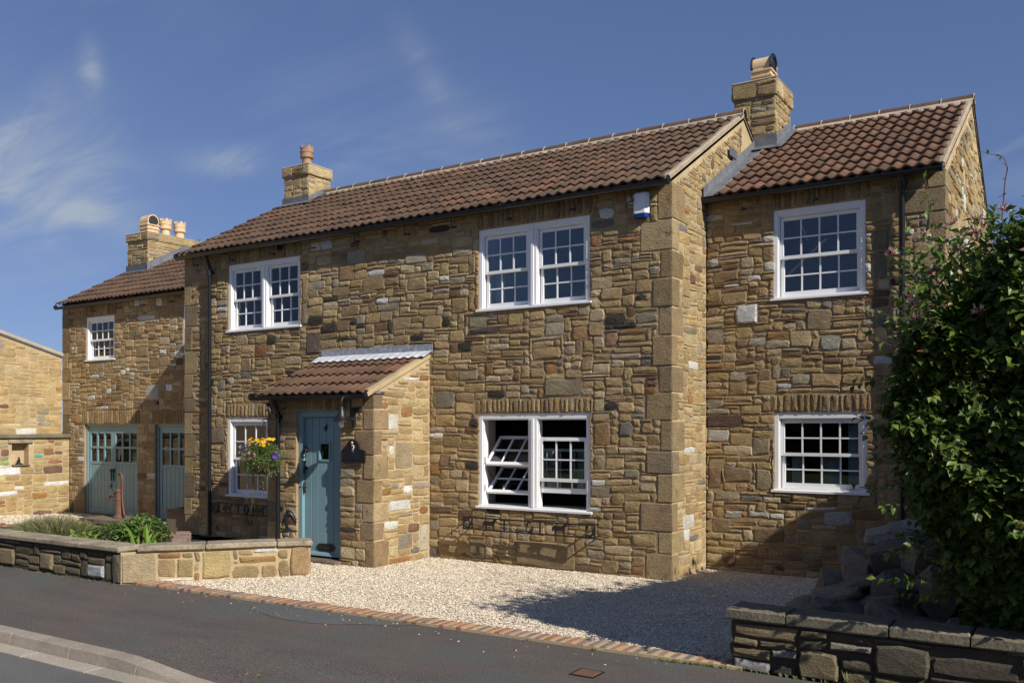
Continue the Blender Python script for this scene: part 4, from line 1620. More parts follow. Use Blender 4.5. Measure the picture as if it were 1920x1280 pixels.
sp = [(2.835, 3.590, 3.267, 3.822, (.31, .23, .12)), (3.212, 2.637, 3.655, 2.980, (.46, .44, .38)), (2.891, 4.387, 3.544, 4.509, (.55, .53, .47)), (0.609, 0.389, 0.864, 0.798, (.26, .20, .12)), (0.554, 0.034, 0.864, 0.366, (.25, .19, .12))]
rubble(ms, wall, (XG0, YG, ZB), (1, 0, 0), (0, -1, 0), XG1 - XG0, HG, blocks, BUFF_WHITE, 37, (.058, .048), special=sp)
yb = 2 * YRG - YG
b = MB()
ZT = ZB + HG
b.add([(XG0, YG, ZB), (XG0, YG, ZT), (XG0, YRG, ZT + SLG * (YRG - YG)), (XG0, yb, ZT), (XG0, yb, ZB)], [(0, 1, 2, 3, 4)])
b.add([(XG1 - .01, YG, ZB), (XG1 - .01, YG, ZT), (XG1 - .01, YRG, ZT + SLG * (YRG - YG)), (XG1 - .01, yb, ZT), (XG1 - .01, yb, ZB)], [(4, 3, 2, 1, 0)])
b.add([(XG0, yb, ZB), (XG0, yb, ZT), (XG1, yb, ZT), (XG1, yb, ZB)], [(0, 1, 2, 3)])
b.build('wall', M['mortar'], gar)
b = MB()
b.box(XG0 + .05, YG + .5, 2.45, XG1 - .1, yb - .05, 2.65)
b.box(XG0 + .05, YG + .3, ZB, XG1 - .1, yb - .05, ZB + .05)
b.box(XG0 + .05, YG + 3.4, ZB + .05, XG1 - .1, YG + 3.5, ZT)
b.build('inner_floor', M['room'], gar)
b = MB()
e = .035
ZE, YE = 4.752, 2.089
z0 = ZE + (YG - .10 - YE) * SLG
b.add([(XG0, YG - .10, z0 - e), (XG1, YG - .10, z0 - e), (XG1, YRG, ZRG - e), (XG0, YRG, ZRG - e)], [(0, 1, 2, 3)])
b.add([(XG0 - .03, yb + .12, ZT), (XG1, yb + .12, ZT), (XG1, YRG, ZRG), (XG0 - .03, YRG, ZRG)], [(3, 2, 1, 0)])
roof = b.build('roof', M['roofback'], gar)
tiles(roof, XG0 - .05, XG1 - .03, YG - .15, z0 - .05 * SLG - .005, SLG, YRG - .03, .35, M['tile'], 53, .31)
ridge(roof, -15.407, XG1 - .02, YRG, ZRG + .035, M['tile'], SLG, .42, .15)
gutter(gar, XG0 - .04, XG1 - .02, YG - .155, ZT - .06)
sash_window(gar, *G['W7'], YG + .012, 1, 4)
sash_window(gar, *G['W8'], YG + .012, 1, 3)
CX0, CX1, CY0, CZ = -16.326, -15.501, 3.861, 6.707
ch = chimney(gar, ms, CX0, CX1, CY0, CY0 + 2.05, CZ - 1.2, CZ, .19, 81, .033)
apron(ch, CX0, CX1, CY0, ZE + SLG * (CY0 - YE), SLG, M['slate'], .19, False)
b = MB()
up = Vector((0, 1, SLG)).normalized()
b.obox(Vector((CX1 + .034, CY0 - .06, ZE + SLG * (CY0 - .06 - YE) - .03)), (1, 0, 0), up, UP, .006, 1.6 / up.y, .26)
n_ = Vector((0, -SLG, 1)).normalized()
b.obox(Vector((CX1 + .026, CY0 - .10, ZE + SLG * (CY0 - .10 - YE))) + n_ * .045, (1, 0, 0), up, n_, .15, 1.6 / up.y, .006)
b.build('flashing', M['lead'], ch)
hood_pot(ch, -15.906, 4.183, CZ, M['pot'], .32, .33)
crown_pot(ch, -15.906, 4.659, CZ, M['pot'], .51, .138)
crown_pot(ch, -15.906, 5.091, CZ, M['pot'], .51, .138)
ms.finish()


def ledged_door(owner, x0, x1, z0, z1, yf, leaves, label=None):
    """painted boarded garage door leaf pair with six panes over boards"""
    b = MB()
    F = .055
    b.box(x0, yf, z0, x0 + F, yf + .09, z1, .004)
    b.box(x1 - F, yf, z0, x1, yf + .09, z1, .004)
    b.box(x0 + F, yf + .001, z1 - F, x1 - F, yf + .09, z1)
    door = b.build('door', M['teal'], owner, ((x0 + x1) / 2, yf, z0))
    w = (x1 - x0 - 2 * F) / leaves
    for q in range(leaves):
        a, c = x0 + F + q * w + .004, x0 + F + (q + 1) * w - .004
        y0, y1 = yf + .022, yf + .062
        st = .085
        zt, zb = z1 - F - .15, z1 - F - .80
        if leaves == 1:
            zt, zb = z1 - F - .13, z1 - F - .82
        b = MB()
        b.box(a, y0, z0 + .02, a + st, y1, z1 - F - .004, .003)
        b.box(c - st, y0, z0 + .02, c, y1, z1 - F - .004, .003)
        b.box(a + st, y0 + .001, zt, c - st, y1, z1 - F - .004)
        b.box(a + st, y0 + .001, zb - .06, c - st, y1, zb)
        b.box(a + st, y0 + .001, z0 + .02, c - st, y1, z0 + .14)
        n = 3
        pw = (c - a - 2 * st - .045 * (n - 1)) / n
        zm = (zt + zb) / 2
        for i in range(1, n):
            xx = a + st + i * pw + (i - 1) * .045
            b.box(xx, y0 + .002, zb, xx + .045, y1, zt)
        for i in range(n):
            xx = a + st + i * (pw + .045)
            b.box(xx, y0 + .003, zm - .022, xx + pw, y1, zm + .022)
        leaf = b.build('door_leaf', M['teal'], door)
        for i in range(n):
            for (lo, hi) in ((zb, zm - .022), (zm + .022, zt)):
                xx = a + st + i * (pw + .045)
                b = MB()
                b.box(xx, y1 - .012, lo, xx + pw, y1 - .008, hi)
                b.build('pane', M['glass'], door)
        k = 6
        bw = (c - a - 2 * st) / k
        for i in range(k):
            b = MB()
            xx = a + st + i * bw
            b.box(xx + .002, y0 + .010, z0 + .14, xx + bw - .002, y1 - .005, zb - .06, .006)
            b.build('plank', M['teal'], door)
        # black ironmongery at the meeting edge
        ex = c - .05 if q == 0 else a + .03
        b = MB()
        b.lathe((ex, y0, z0 + 1.02 + .0), [(.045, 0), (.04, .02), (.02, .045)], 10, 'y')
        b.box(ex - .012, y0 - .02, z0 + .80, ex + .012, y0, z0 + 1.0)
        b.box(ex - .03, y0 - .012, z0 + .76, ex - .018, y0 - .002, z0 + 1.03)
        b.build('lock', M['black'], door)
        if q == 0:
            b = MB()
            b.tube([(ex - .08, y0 - .03, z0 + .66), (ex + .02, y0 - .03, z0 + .67)], .010, 8)
            b.tube([(ex + .01, y0 - .03, z0 + .60), (ex + .012, y0 - .01, z0 + .74)], .010, 8)
            b.build('latch', M['black'], door)
    b = MB()
    b.box(x0 - .02, yf - .06, z0 - .03, x1 + .02, yf + .10, z0 + .015)
    b.build('threshold', M['slab'], door)
    return door


ledged_door(gar, *DO['D1'][:2], *DO['D1'][2:], YG + .05, 2, label='double door')
ledged_door(gar, *DO['D2'][:2], *DO['D2'][2:], YG + .05, 1, label='single door')

# ================================================================ NEIGHBOUR AT FAR LEFT
XN, XNL, YN1 = -16.43, -16.13, 2.18  # scaled about the camera together with the garage wing
nb = thing('neighbouring_house', (XN - 2.5, -2.0, 0), 'bright yellow stone gable wall at the far left edge', 'house')
ZN0 = -.25
zt = lambda y: 3.534 + .288 * (YN1 - y)
b = MB()
YN0, YNP = -9.0, -4.0
b.add([(XN, YN1, ZN0), (XN, YN1, zt(YN1)), (XN, YNP, zt(YNP)), (XN, YN0, zt(YN1)), (XN, YN0, ZN0)], [(4, 0, 1, 2, 3)])
b.add([(XN, YN1, ZN0), (XN - 6, YN1, ZN0), (XN - 6, YN1, zt(YN1)), (XN, YN1, zt(YN1))], [(0, 1, 2, 3)])
b.add([(XN, YN0, ZN0), (XN - 6, YN0, ZN0), (XN - 6, YN0, zt(YN1)), (XN, YN0, zt(YN1))], [(3, 2, 1, 0)])
b.add([(XN - 6, YN1, ZN0), (XN - 6, YN1, zt(YN1)), (XN - 6, YNP, zt(YNP)), (XN - 6, YN0, zt(YN1)), (XN - 6, YN0, ZN0)], [(4, 3, 2, 1, 0)])
wall = b.build('gable_wall', M['mortar_pale'], nb)
ms = Masonry(nb)
NB = [(6, (0.47, 0.345, 0.172)), (5, (0.44, 0.315, 0.147)), (3, (0.50, 0.39, 0.22)), (.4, (0.35, 0.19, 0.07)), (.3, (0.18, 0.10, 0.065)), (.6, (0.33, 0.285, 0.2)), (.3, (0.68, 0.66, 0.60))]
rubble(ms, wall, (XN, -1.2, ZN0), (0, 1, 0), (1, 0, 0), YN1 + 1.195, 4.8, (), NB, 91, (.078, .056), inside=lambda u, v: 1.86 < v < zt(u - 1.2) - ZN0 - .07, joint=.005, proud=(.004, .012))
LT, LC = 1.595, 1.684
NY0, NY1, NZ0, NZ1 = 0.83, 1.21, 1.00, 1.48
b = MB()
sheet(b, (XNL, -3.3, ZN0), (0, 1, 0), (1, 0, 0), YN1 + 3.295, LT - ZN0, [(NY0 + 3.3, NZ0 - ZN0, NY1 + 3.3, NZ1 - ZN0)], .20)
b.add([(XNL, YN1 - .005, ZN0), (XN, YN1 - .005, ZN0), (XN, YN1 - .005, LT), (XNL, YN1 - .005, LT)], [(0, 1, 2, 3)])
b.add([(XNL - .2, NY1 + .05, NZ0 - .1), (XNL - .2, NY0 - .05, NZ0 - .1), (XNL - .2, NY0 - .05, NZ1 + .1), (XNL - .2, NY1 + .05, NZ1 + .1)], [(3, 2, 1, 0)])
low = b.build('lower_wall', M['mortar_pale'], nb)
o_ = lambda y0, z0, y1, z1, c: (y0 + 1.2, z0 - ZN0, y1 + 1.2, z1 - ZN0, c)
rubble(ms, low, (XNL, -1.2, ZN0), (0, 1, 0), (1, 0, 0), YN1 + 1.195, LT - ZN0, [(NY0 - .05 + 1.2, NZ0 - .06 - ZN0, NY1 + .10 + 1.2, NZ1 + .09 - ZN0)], NB + [(.9, (0.32, 0.17, 0.08)), (.7, (0.22, 0.125, 0.09)), (.5, (.68, .66, .6))], 93, (.083, .060), joint=.006,
       proud=(.006, .016), special=[o_(NY1 + .12, 1.14, NY1 + .34, 1.23, (.10, .42, .34)), o_(NY0 - .25, .99, NY0 - .06, 1.09, (.30, .45, .13)), o_(NY0 + .05, .42, NY0 + .27, .51, (.70, .68, .63)), o_(NY0 + .45, .20, NY0 + .82, .36, (.40, .21, .07))])
b = MB()
b.box(XNL - .01, NY0 - .09, NZ1 + .002, XNL + .05, NY1 + .08, NZ1 + .085, .01)
b.build('lintel', M['coping'], nb)
b = MB()
b.box(XNL - .19, NY0 - .01, NZ0 - .028, XNL + .06, NY1 + .01, NZ0 + .002, .008)
b.build('ledge', M['slab'], nb)
b = MB()
b.box(XN, -3.3, LT + .002, XNL + .08, YN1, LC, .012)
b.build('coping', M['coping_dark'], nb)
b = MB()
for (ya, yc) in ((YN1 + .11, YNP), (YN0 - .1, YNP)):
    za, zc = zt(YN1 + .11), zt(YNP) + .02
    d = Vector((0, yc - ya, zc - za))
    Lr = d.length
    d.normalize()
    n_ = Vector((0, -d.z, d.y)) if d.y > 0 else Vector((0, d.z, -d.y))
    b.obox(Vector((XN - 6.1, ya, za)), (1, 0, 0), d, n_, 6.14, Lr, .07)
b.build('roof', M['bedding'], nb)
b = MB()
d = Vector((0, YNP - YN1 - .07, zt(YNP) - zt(YN1 + .07))).normalized()
b.obox(Vector((XN - .02, YN1 + .07, zt(YN1 + .07) - .035)), (1, 0, 0), d, (0, 0, 1), .05, 6.2, .03)
b.build('undercloak', M['slate'], nb)
ms.finish()
b = MB()
oy = (NY0 + NY1) / 2
b.lathe((XNL - .06, oy, NZ0 + .003), [(.08, 0), (.075, .02), (.037, .03), (.022, .065), (.037, .08), (.022, .115), (.024, .15), (.004, .17)], 12)
tag(b.build('ornament', M['black'], None, (XNL - .06, oy, NZ0), smooth=True), 'small black ornament standing in the wall niche', 'ornament')

# ================================================================ PORCH
PY, PX0, PX1, SLP = -1.185, -5.65, -3.668, .446
por = thing('porch', (-4.66, -.6, 0), 'lean-to stone porch with teal front door and short tiled roof', 'porch')
DX0, DX1, DZ0, DZ1 = -5.098, -4.263, .05, 2.07
b = MB()
sheet(b, (PX0, PY, 0), (1, 0, 0), (0, -1, 0), PX1 - PX0, 2.30, [(DX0 - PX0, 0, DX1 - PX0, DZ1)], .18)
wall = b.build('wall', M['mortar'], por)
ms = Masonry(por, 290)
bu, bn = quoins(ms, wall, (PX1, PY, 0), (-1, 0, 0), (0, 1, 0), 2.30, 15, .27, .17, (.20, .36), flip=-1,
                pal=[(3, (0.37, 0.265, 0.145)), (3, (0.32, 0.225, 0.12)), (1, (0.28, 0.21, 0.13)), (1.2, (0.20, 0.14, 0.085)), (.5, (0.06, 0.055, 0.05))])
bl, bnl = quoins(ms, wall, (PX0, PY, 0), (1, 0, 0), (0, 1, 0), 2.30, 16, .30, .20, (.20, .36))
blocks = [(DX0 - PX0, 0, DX1 - PX0, DZ1)] + [(1.982 - a, z, 1.982, z + h) for (a, z, h) in bu] + [(0, z, a, z + h) for (a, z, h) in bl]
soldier(ms, wall, (PX0, PY, 0), (1, 0, 0), (0, -1, 0), .42, 1.52, 2.08, 2.28, 46)
blocks.append((.42, 2.08, 1.52, 2.28))
rubble(ms, wall, (PX0, PY, 0), (1, 0, 0), (0, -1, 0), 1.982, 2.30, blocks, BUFF, 47, (.06, .048), proud=(.006, .018))
b = MB()
b.add([(PX1, PY, 0), (PX1, -.001, 0), (PX1, -.001, 2.30 + SLP * 1.18), (PX1, PY, 2.30)], [(0, 1, 2, 3)])
side = b.build('side_wall', M['mortar_pale'], por)
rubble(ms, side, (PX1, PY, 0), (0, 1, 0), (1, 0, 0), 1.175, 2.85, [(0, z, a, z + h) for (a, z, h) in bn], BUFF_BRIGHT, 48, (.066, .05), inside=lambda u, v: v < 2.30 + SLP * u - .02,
       special=[(.30, .72, .75, .86, (.70, .68, .64)), (.42, 1.28, .80, 1.66, (.38, .30, .18)), (.30, 1.46, .41, 1.60, (.66, .63, .57)), (.55, 1.98, .80, 2.14, (.36, .20, .08)), (.95, .10, 1.16, .48, (.52, .46, .33))])
b = MB()
b.add([(PX0, PY, 0), (PX0, PY, 2.30), (PX0, -.001, 2.30 + SLP * 1.18), (PX0, -.001, 0)], [(0, 1, 2, 3)])
sidel = b.build('side_wall', M['mortar'], por)
b = MB()
b.box(PX0 + .05, PY + .2, 0, PX1 - .05, .4, .048)
b.build('floor', M['slab'], por)
b = MB()
e = .03
ze = 2.36 - .02
b.add([(PX0 - .1, PY - .12, ze - .12 * SLP - e), (PX1 - .02, PY - .12, ze - .12 * SLP - e), (PX1 - .02, -.002, ze + 1.183 * SLP - e), (PX0 - .1, -.002, ze + 1.183 * SLP - e)], [(0, 1, 2, 3)])
roof = b.build('roof', M['deck'], por)
tiles(roof, PX0 - .16, PX1 - .05, PY - .15, ze - .15 * SLP - .01, SLP, -.03, .36, M['tile_red'], 54, .30)
# mortared verge board up the right slope
b = MB()
up = Vector((0, 1, SLP)).normalized()
nn = Vector((0, -SLP, 1)).normalized()
b.obox(Vector((PX1 - .075, PY - .15, ze - .15 * SLP)) - nn * .03, (1, 0, 0), up, nn, .10, 1.32 / up.y, .06)
b.build('verge', M['mortar_pale'], roof)
b = MB()
b.box(PX1 + .03, PY - .02, 2.30, PX1 + .045, PY + .18, 2.315)
b.build('drip', M['slate'], roof)
# lead flashing: upstand chased into the wall, skirt dressed over the rolls
b = MB()
zt_ = ze + 1.183 * SLP
b.box(PX0 - .10, -.036, zt_ + .03, PX1 + .075, -.028, zt_ + .155)
b.build('flashing', mat_plain('streaked_lead', (0.27, 0.29, 0.33), .55, .55, 22, .2, 20), roof)
b = MB()
n = 84
top, lowr = [], []
for i in range(n + 1):
    x = PX0 - .15 + (PX1 + .08 - PX0 + .15) * i / n
    roll = .018 * (0.5 - 0.5 * math.cos(2 * math.pi * (x - (PX0 - .16)) / .15))
    top.append((x, -.034, zt_ + .062))
    lowr.append((x, -.24 + rad.uniform(-.005, .005), zt_ - .235 * SLP + .056 + roll))
m = n + 1
b.add(top + lowr, [(i + 1, i, m + i, m + i + 1) for i in range(n)])
b.build('flashing', M['leadw'], roof)
gutter(por, PX0 - .17, PX1 + .02, PY - .165, 2.275, True, .9)
downpipe(por, -5.394, PY - .062, .02, 2.27, (1.98, .70), PY - .165)

# front door
b = MB()
yf = PY + .045
F = .075
b.box(DX0, yf, DZ0, DX0 + F, yf + .10, DZ1, .004)
b.box(DX1 - F, yf, DZ0, DX1, yf + .10, DZ1, .004)
b.box(DX0 + F, yf + .001, DZ1 - F - .01, DX1 - F, yf + .10, DZ1)
door = b.build('door', M['teal'], por, ((DX0 + DX1) / 2, yf, DZ0))
a, c = DX0 + F + .004, DX1 - F - .004
y0, y1 = yf + .052, yf + .095
k = 5
bw = (c - a) / k
wx0, wx1, wz0, wz1 = -4.745, -4.545, 1.39, 1.63
for i in range(k):
    b = MB()
    xa, xc = a + i * bw + .0025, a + (i + 1) * bw - .0025
    segs = [(DZ0 + .03, DZ1 - F - .014)]
    if xa < wx1 and xc > wx0:
        for (za, zc) in ((DZ0 + .03, wz0), (wz1, DZ1 - F - .014)):
            b.box(xa, y0, za, xc, y1, zc, .005)
        if xa < wx0:
            b.box(xa, y0, wz0, wx0, y1, wz1)
        if xc > wx1:
            b.box(wx1, y0, wz0, xc, y1, wz1)
    else:
        b.box(xa, y0, segs[0][0], xc, y1, segs[0][1], .005)
    b.build('plank', M['teal'], door)
b = MB()
for (xa, za, xc, zc) in ((wx0 - .012, wz0 - .012, wx0 + .012, wz1 + .012), (wx1 - .012, wz0 - .012, wx1 + .012, wz1 + .012), (wx0 + .012, wz0 - .012, wx1 - .012, wz0 + .012), (wx0 + .012, wz1 - .012, wx1 - .012, wz1 + .012)):
    b.box(xa, y0 - .012, za, xc, y0 + .02, zc)
b.build('glazing_bead', M['teal'], door)
b = MB()
b.box(wx0, y0 + .02, wz0, wx1, y0 + .024, wz1)
b.build('pane', M['glass'], door)
b = MB()
b.add([(a - .01, y0 - .035, DZ0 + .03), (c + .01, y0 - .035, DZ0 + .03), (c + .01, y0 + .01, DZ0 + .03), (a - .01, y0 + .01, DZ0 + .03), (a - .01, y0 - .028, DZ0 + .05), (c + .01, y0 - .028, DZ0 + .05),
       (c + .01, y0 - .002, DZ0 + .085), (a - .01, y0 - .002, DZ0 + .085)], [(0, 3, 2, 1), (4, 5, 6, 7), (0, 1, 5, 4), (1, 2, 6, 5), (2, 3, 7, 6), (3, 0, 4, 7)])
b.build('weather_bar', M['teal'], door)
b = MB()
b.box(DX0 - .02, PY - .12, 0, DX1 + .02, PY + .17, DZ0 - .002, .008)
b.build('doorstep', M['slab'], por)
# letter plate with pointed ends
b = MB()
b.plate((-4.62, y0 - .012, .195), (1, 0, 0), UP, (0, 1, 0), [(-.18, 0), (-.15, -.025), (-.135, -.048), (-.10, -.052), (.10, -.052), (.135, -.048), (.15, -.025), (.18, 0), (.15, .025), (.135, .048), (.10, .052),
                                                           (-.10, .052), (-.135, .048), (-.15, .025)], .012)
b.box(-4.73, y0 - .020, .165, -4.51, y0 - .010, .222, .004)
b.build('letter_plate', M['black'], door)
# ring pull, bolt keep and latch on the left stile
b = MB()
hx = -5.02
b.lathe((hx + .02, y0 - .004, 1.53), [(.042, 0), (.036, .022), (.018, .05)], 12, 'y')
b.tube([(hx + .02 + .045 * math.sin(w), y0 - .05, 1.47 + .045 * math.cos(w)) for w in [2 * math.pi * i / 12 for i in range(13)]], .009, 6)
b.tube([(hx, y0 - .04, 1.42), (hx, y0 - .04, 1.60)], .011, 6)
b.build('door_ring', M['black'], door)
b = MB()
b.tube([(hx + .03, y0 - .035, 1.36), (hx + .035, y0 - .05, 1.28), (hx + .02, y0 - .035, 1.20)], .013, 6)
b.tube([(hx - .05, y0 - .045, 1.37), (hx + .05, y0 - .03, 1.37)], .010, 6)
b.lathe((hx + .03, y0 - .004, 1.28), [(.03, 0), (.026, .012)], 10, 'y')
b.build('latch', M['black'], door)
b = MB()
b.tube([(hx + .025, y0 - .03, 1.09), (hx + .025, y0 - .045, 1.01), (hx + .028, y0 - .03, .93)], .014, 6)
b.tube([(hx - .06, y0 - .05, 1.01), (hx + .05, y0 - .03, 1.01)], .011, 6)
b.build('handle', M['black'], door)
# the figure four
cu = bpy.data.curves.new('numeral', 'FONT')
cu.body = '4'
cu.size = .135
cu.extrude = .006
cu.bevel_depth = .0015
cu.shear = .25
tmp = bpy.data.objects.new('numeral', cu)
C.objects.link(tmp)
bpy.context.view_layer.update()
me = bpy.data.meshes.new_from_object(tmp.evaluated_get(bpy.context.evaluated_depsgraph_get()))
bpy.data.objects.remove(tmp)
me.materials.clear()
me.materials.append(M['black'])
num = place('numeral', me, door, (-4.665, y0 - .010, 1.79))
num.rotation_euler = (R(90), 0, 0)
ms.finish()

# ================================================================ GARDEN WALLS
def cop(owner, A, Bv, side, z0, z1, w, lens, mat, seed, over=.055):
    """coping slabs laid end to end from A to B; side: unit vector towards the hidden side"""
    rg = random.Random(seed)
    A, Bv = Vector(A), Vector(Bv)
    d = (Bv - A)
    Lt = d.length
    d.normalize()
    u = 0
    while u < Lt - .05:
        l = min(rg.uniform(*lens), Lt - u)
        if Lt - u - l < .25:
            l = Lt - u
        b = MB()
        g = .006
        dz = rg.uniform(-.003, .003)
        jit = lambda s=.006: rg.uniform(-s, s)
        ring = []
        k = max(2, int(l / .22))
        fr = [(u + g + (l - 2 * g) * i / k, -over + jit()) for i in range(k + 1)]
        bk = [(u + g + (l - 2 * g) * (k - i) / k, w + over * .4 + jit()) for i in range(k + 1)]
        pts = fr + bk
        n = len(pts)

        def lay(z, ins):
            out = []
            cu, cv = u + l / 2, w / 2
            for (a, c) in pts:
                fa = ins if a < cu else -ins
                fc = ins if c < cv else -ins
                if abs(a - cu) < l / 2 - 2 * g - .01:
                    fa = 0
                out.append(A + d * (a + fa) + side * (c + fc) + UP * (z + dz + jit(.002)))
            return out
        vs = lay(z0, .008) + lay(z0 + .012, 0) + lay(z1 - .012, 0) + lay(z1, .012)
        fs = []
        for q in range(3):
            for i in range(n):
                j = (i + 1) % n
                fs.append((q * n + i, q * n + j, q * n + n + j, q * n + n + i))
        fs += [tuple(range(n - 1, -1, -1)), tuple(range(3 * n, 4 * n))]
        b.add(vs, fs)
        b.build('coping_slab', mat, owner, A + d * (u + l / 2) + UP * z0)
        u += l


gw = thing('garden_wall', (-6.5, -3.4, 0), 'low L-shaped stone garden wall at left with flat coping', 'wall')
hz = .375
TW = .27
D1 = (SIDE_B - SIDE_A).normalized()
NS = Vector((D1.y, -D1.x, 0))               # outward normal of the slanting arm
b = MB()
A2 = Vector((-5.376, -3.70, 0))
b.box(-18, -3.70, -.1, -5.376, -3.70 + TW, hz)
b.obox(SIDE_A - UP * .1, D1, -NS, UP, (SIDE_B - SIDE_A).length, TW, hz + .1)
body = b.build('core', M['mortar_dark'], gw)
ms = Masonry(gw, 290)
sl_ = (SIDE_B - SIDE_A).length
bq = MB()
rubble(ms, body, (-12.6, -3.70, 0), (1, 0, 0), (0, -1, 0), 12.6 - 5.376, hz, (), WEATHERED, 101, (.082, .050), special=[(6.58, .03, 6.92, .20, (.45, .46, .48), .03), (4.55, .03, 4.95, .25, (.25, .20, .12), .035), (5.55, .04, 5.85, .26, (.24, .19, .12), .035), (7.08, .0, 7.22, .36, (.13, .11, .08), .03)],
       proud=(.010, .028), joint=.010, big=.3)
b = MB()
e2 = .004
b.add([SIDE_A + NS * e2 + UP * -.05, SIDE_B + NS * e2 + UP * -.05, SIDE_B + NS * e2 + UP * hz, SIDE_A + NS * e2 + UP * hz], [(0, 1, 2, 3)])
b.add([SIDE_B + D1 * e2 - UP * .05, SIDE_B - NS * TW + D1 * e2 - UP * .05, SIDE_B - NS * TW + D1 * e2 + UP * hz, SIDE_B + D1 * e2 + UP * hz], [(0, 1, 2, 3)])
face = b.build('pointing', M['mortar_pale'], gw)
rubble(ms, face, SIDE_A + NS * e2, D1, NS, sl_, hz, (), WEATHERED_LIGHT, 102, (.075, .055), proud=(.008, .022), joint=.012,
       special=[(0.0, 0.0, .40, .36, (.44, .35, .21), .018), (.90, .02, 1.25, .36, (.47, .36, .17), .024), (1.93, 0, 2.185, .37, (.42, .28, .145), .030), (1.32, .18, 1.78, .28, (.36, .22, .09)), (1.5, .30, 1.80, .365, (.68, .65, .58)),
                (.42, .0, .82, .05, (.72, .68, .6))])
ms.finish()
corner_ = A2
cop(gw, (-18, -3.70, 0), (-5.36, -3.70, 0), Vector((0, 1, 0)), hz + .002, hz + .064, TW, (.7, 1.1), M['coping'], 111)
cop(gw, SIDE_A + D1 * .18 - UP * 0, SIDE_B + D1 * .03, -NS, hz + .004, hz + .0655, TW, (.6, .95), M['coping'], 112)

rw = thing('garden_wall', (4.0, -3.3, 0), 'low dark stone wall at lower right in front of the hedge', 'wall')
b = MB()
b.box(1.905, -3.385, -.1, 9.0, -3.12, hz)
body = b.build('core', M['mortar_dark'], rw)
ms = Masonry(rw, 250)
DK = [(4, (0.17, 0.135, 0.08)), (3, (0.12, 0.10, 0.07)), (2, (0.22, 0.175, 0.10)), (1, (0.085, 0.075, 0.06)), (.5, (0.30, 0.29, 0.27))]
rubble(ms, body, (1.905, -3.385, 0), (1, 0, 0), (0, -1, 0), 7.0, hz, (), DK, 103, (.09, .048), proud=(.012, .04), joint=.010, big=.2,
       special=[(.50, .0, .80, .22, (.24, .19, .11), .05), (1.03, .10, 1.40, .33, (.13, .115, .08), .05), (.30, .12, .50, .19, (.32, .29, .24), .04), (.72, .235, 1.02, .30, (.30, .27, .22), .04)])
rubble(ms, body, (1.905, -3.12, 0), (0, -1, 0), (-1, 0, 0), .265, hz, (), DK, 104, (.09, .07), proud=(.01, .03))
ms.finish()
cop(rw, (1.86, -3.385, 0), (9.0, -3.385, 0), Vector((0, 1, 0)), hz + .002, hz + .085, .265, (.45, .75), M['coping_dark'], 113, .045)

# ================================================================ FIXED TO THE WALLS
t = thing('alarm_box', (-.38, -.05, 4.4), 'white burglar alarm box with blue base under the eaves', 'alarm box')
b = MB()
ax0, ax1, az0, az1, ad = -.482, -.282, 4.445, 4.70, .09
P = [(ax0, -.022), (ax0, -ad * .55), (ax0 + .035, -ad), (ax1 - .035, -ad), (ax1, -ad * .55), (ax1, -.022)]
n = len(P)
b.add([(x, y, az0) for x, y in P] + [(x, y, az1 - .02) for x, y in P] + [(x * .9 + .1 * (ax0 + ax1) / 2, y * .85, az1) for x, y in P],
      [(i, (i + 1) % n, n + (i + 1) % n, n + i) for i in range(n)] + [(n + i, n + (i + 1) % n, 2 * n + (i + 1) % n, 2 * n + i) for i in range(n)] + [tuple(range(2 * n, 3 * n)), tuple(range(n - 1, -1, -1))])
b.build('cover', M['white'], t)
b = MB()
b.add([(x, y, az0 - .001) for x, y in P] + [(x * .92 + .08 * (ax0 + ax1) / 2, y * .92, az0 - .05) for x, y in P],
      [(n + i, n + (i + 1) % n, (i + 1) % n, i) for i in range(n)] + [tuple(range(n)), tuple(range(2 * n - 1, n - 1, -1))])
b.build('strobe_base', M['blue'], t)

# swan neck lamp by the front door
lx, ly = -3.985, PY - .026
t = thing('wall_lamp', (lx, ly, 1.85), 'black swan neck lamp with bell shade beside the teal front door', 'lamp')
b = MB()
b.box(lx - .035, ly - .03, 1.84, lx + .035, ly, 2.075, .008)
b.lathe((lx, ly - .03, 1.95), [(.03, 0), (.026, .03), (.012, .04)], 10, 'y')
b.build('wall_plate', M['black'], t)
b = MB()
pts = [(lx, ly - .04, 1.95), (lx, ly - .075, 1.98)] + [(lx, ly - .075 - .085 * (1 - math.cos(w)), 2.17 + .085 * math.sin(w)) for w in [math.pi * i / 10 for i in range(11)]] + [(lx, ly - .245, 2.10)]
b.tube(pts, .011, 8)
sy = ly - .245
b.build('swan_neck', M['black'], t, smooth=True)
b = MB()
b.lathe((lx, sy, 0), [(.018, 2.12), (.03, 2.11), (.032, 2.085), (.036, 2.08), (.045, 2.05), (.060, 2.00), (.085, 1.955), (.118, 1.93), (.132, 1.922), (.128, 1.918), (.08, 1.948), (.052, 1.99), (.02, 2.06)], 22)
b.build('bell_shade', M['black'], t, smooth=True)
b = MB()
b.lathe((lx, sy, 0), [(.012, 2.03), (.026, 2.0), (.033, 1.93), (.033, 1.87), (.02, 1.845), (.006, 1.84)], 14)
b.build('bulb', M['bulb'], t, smooth=True)

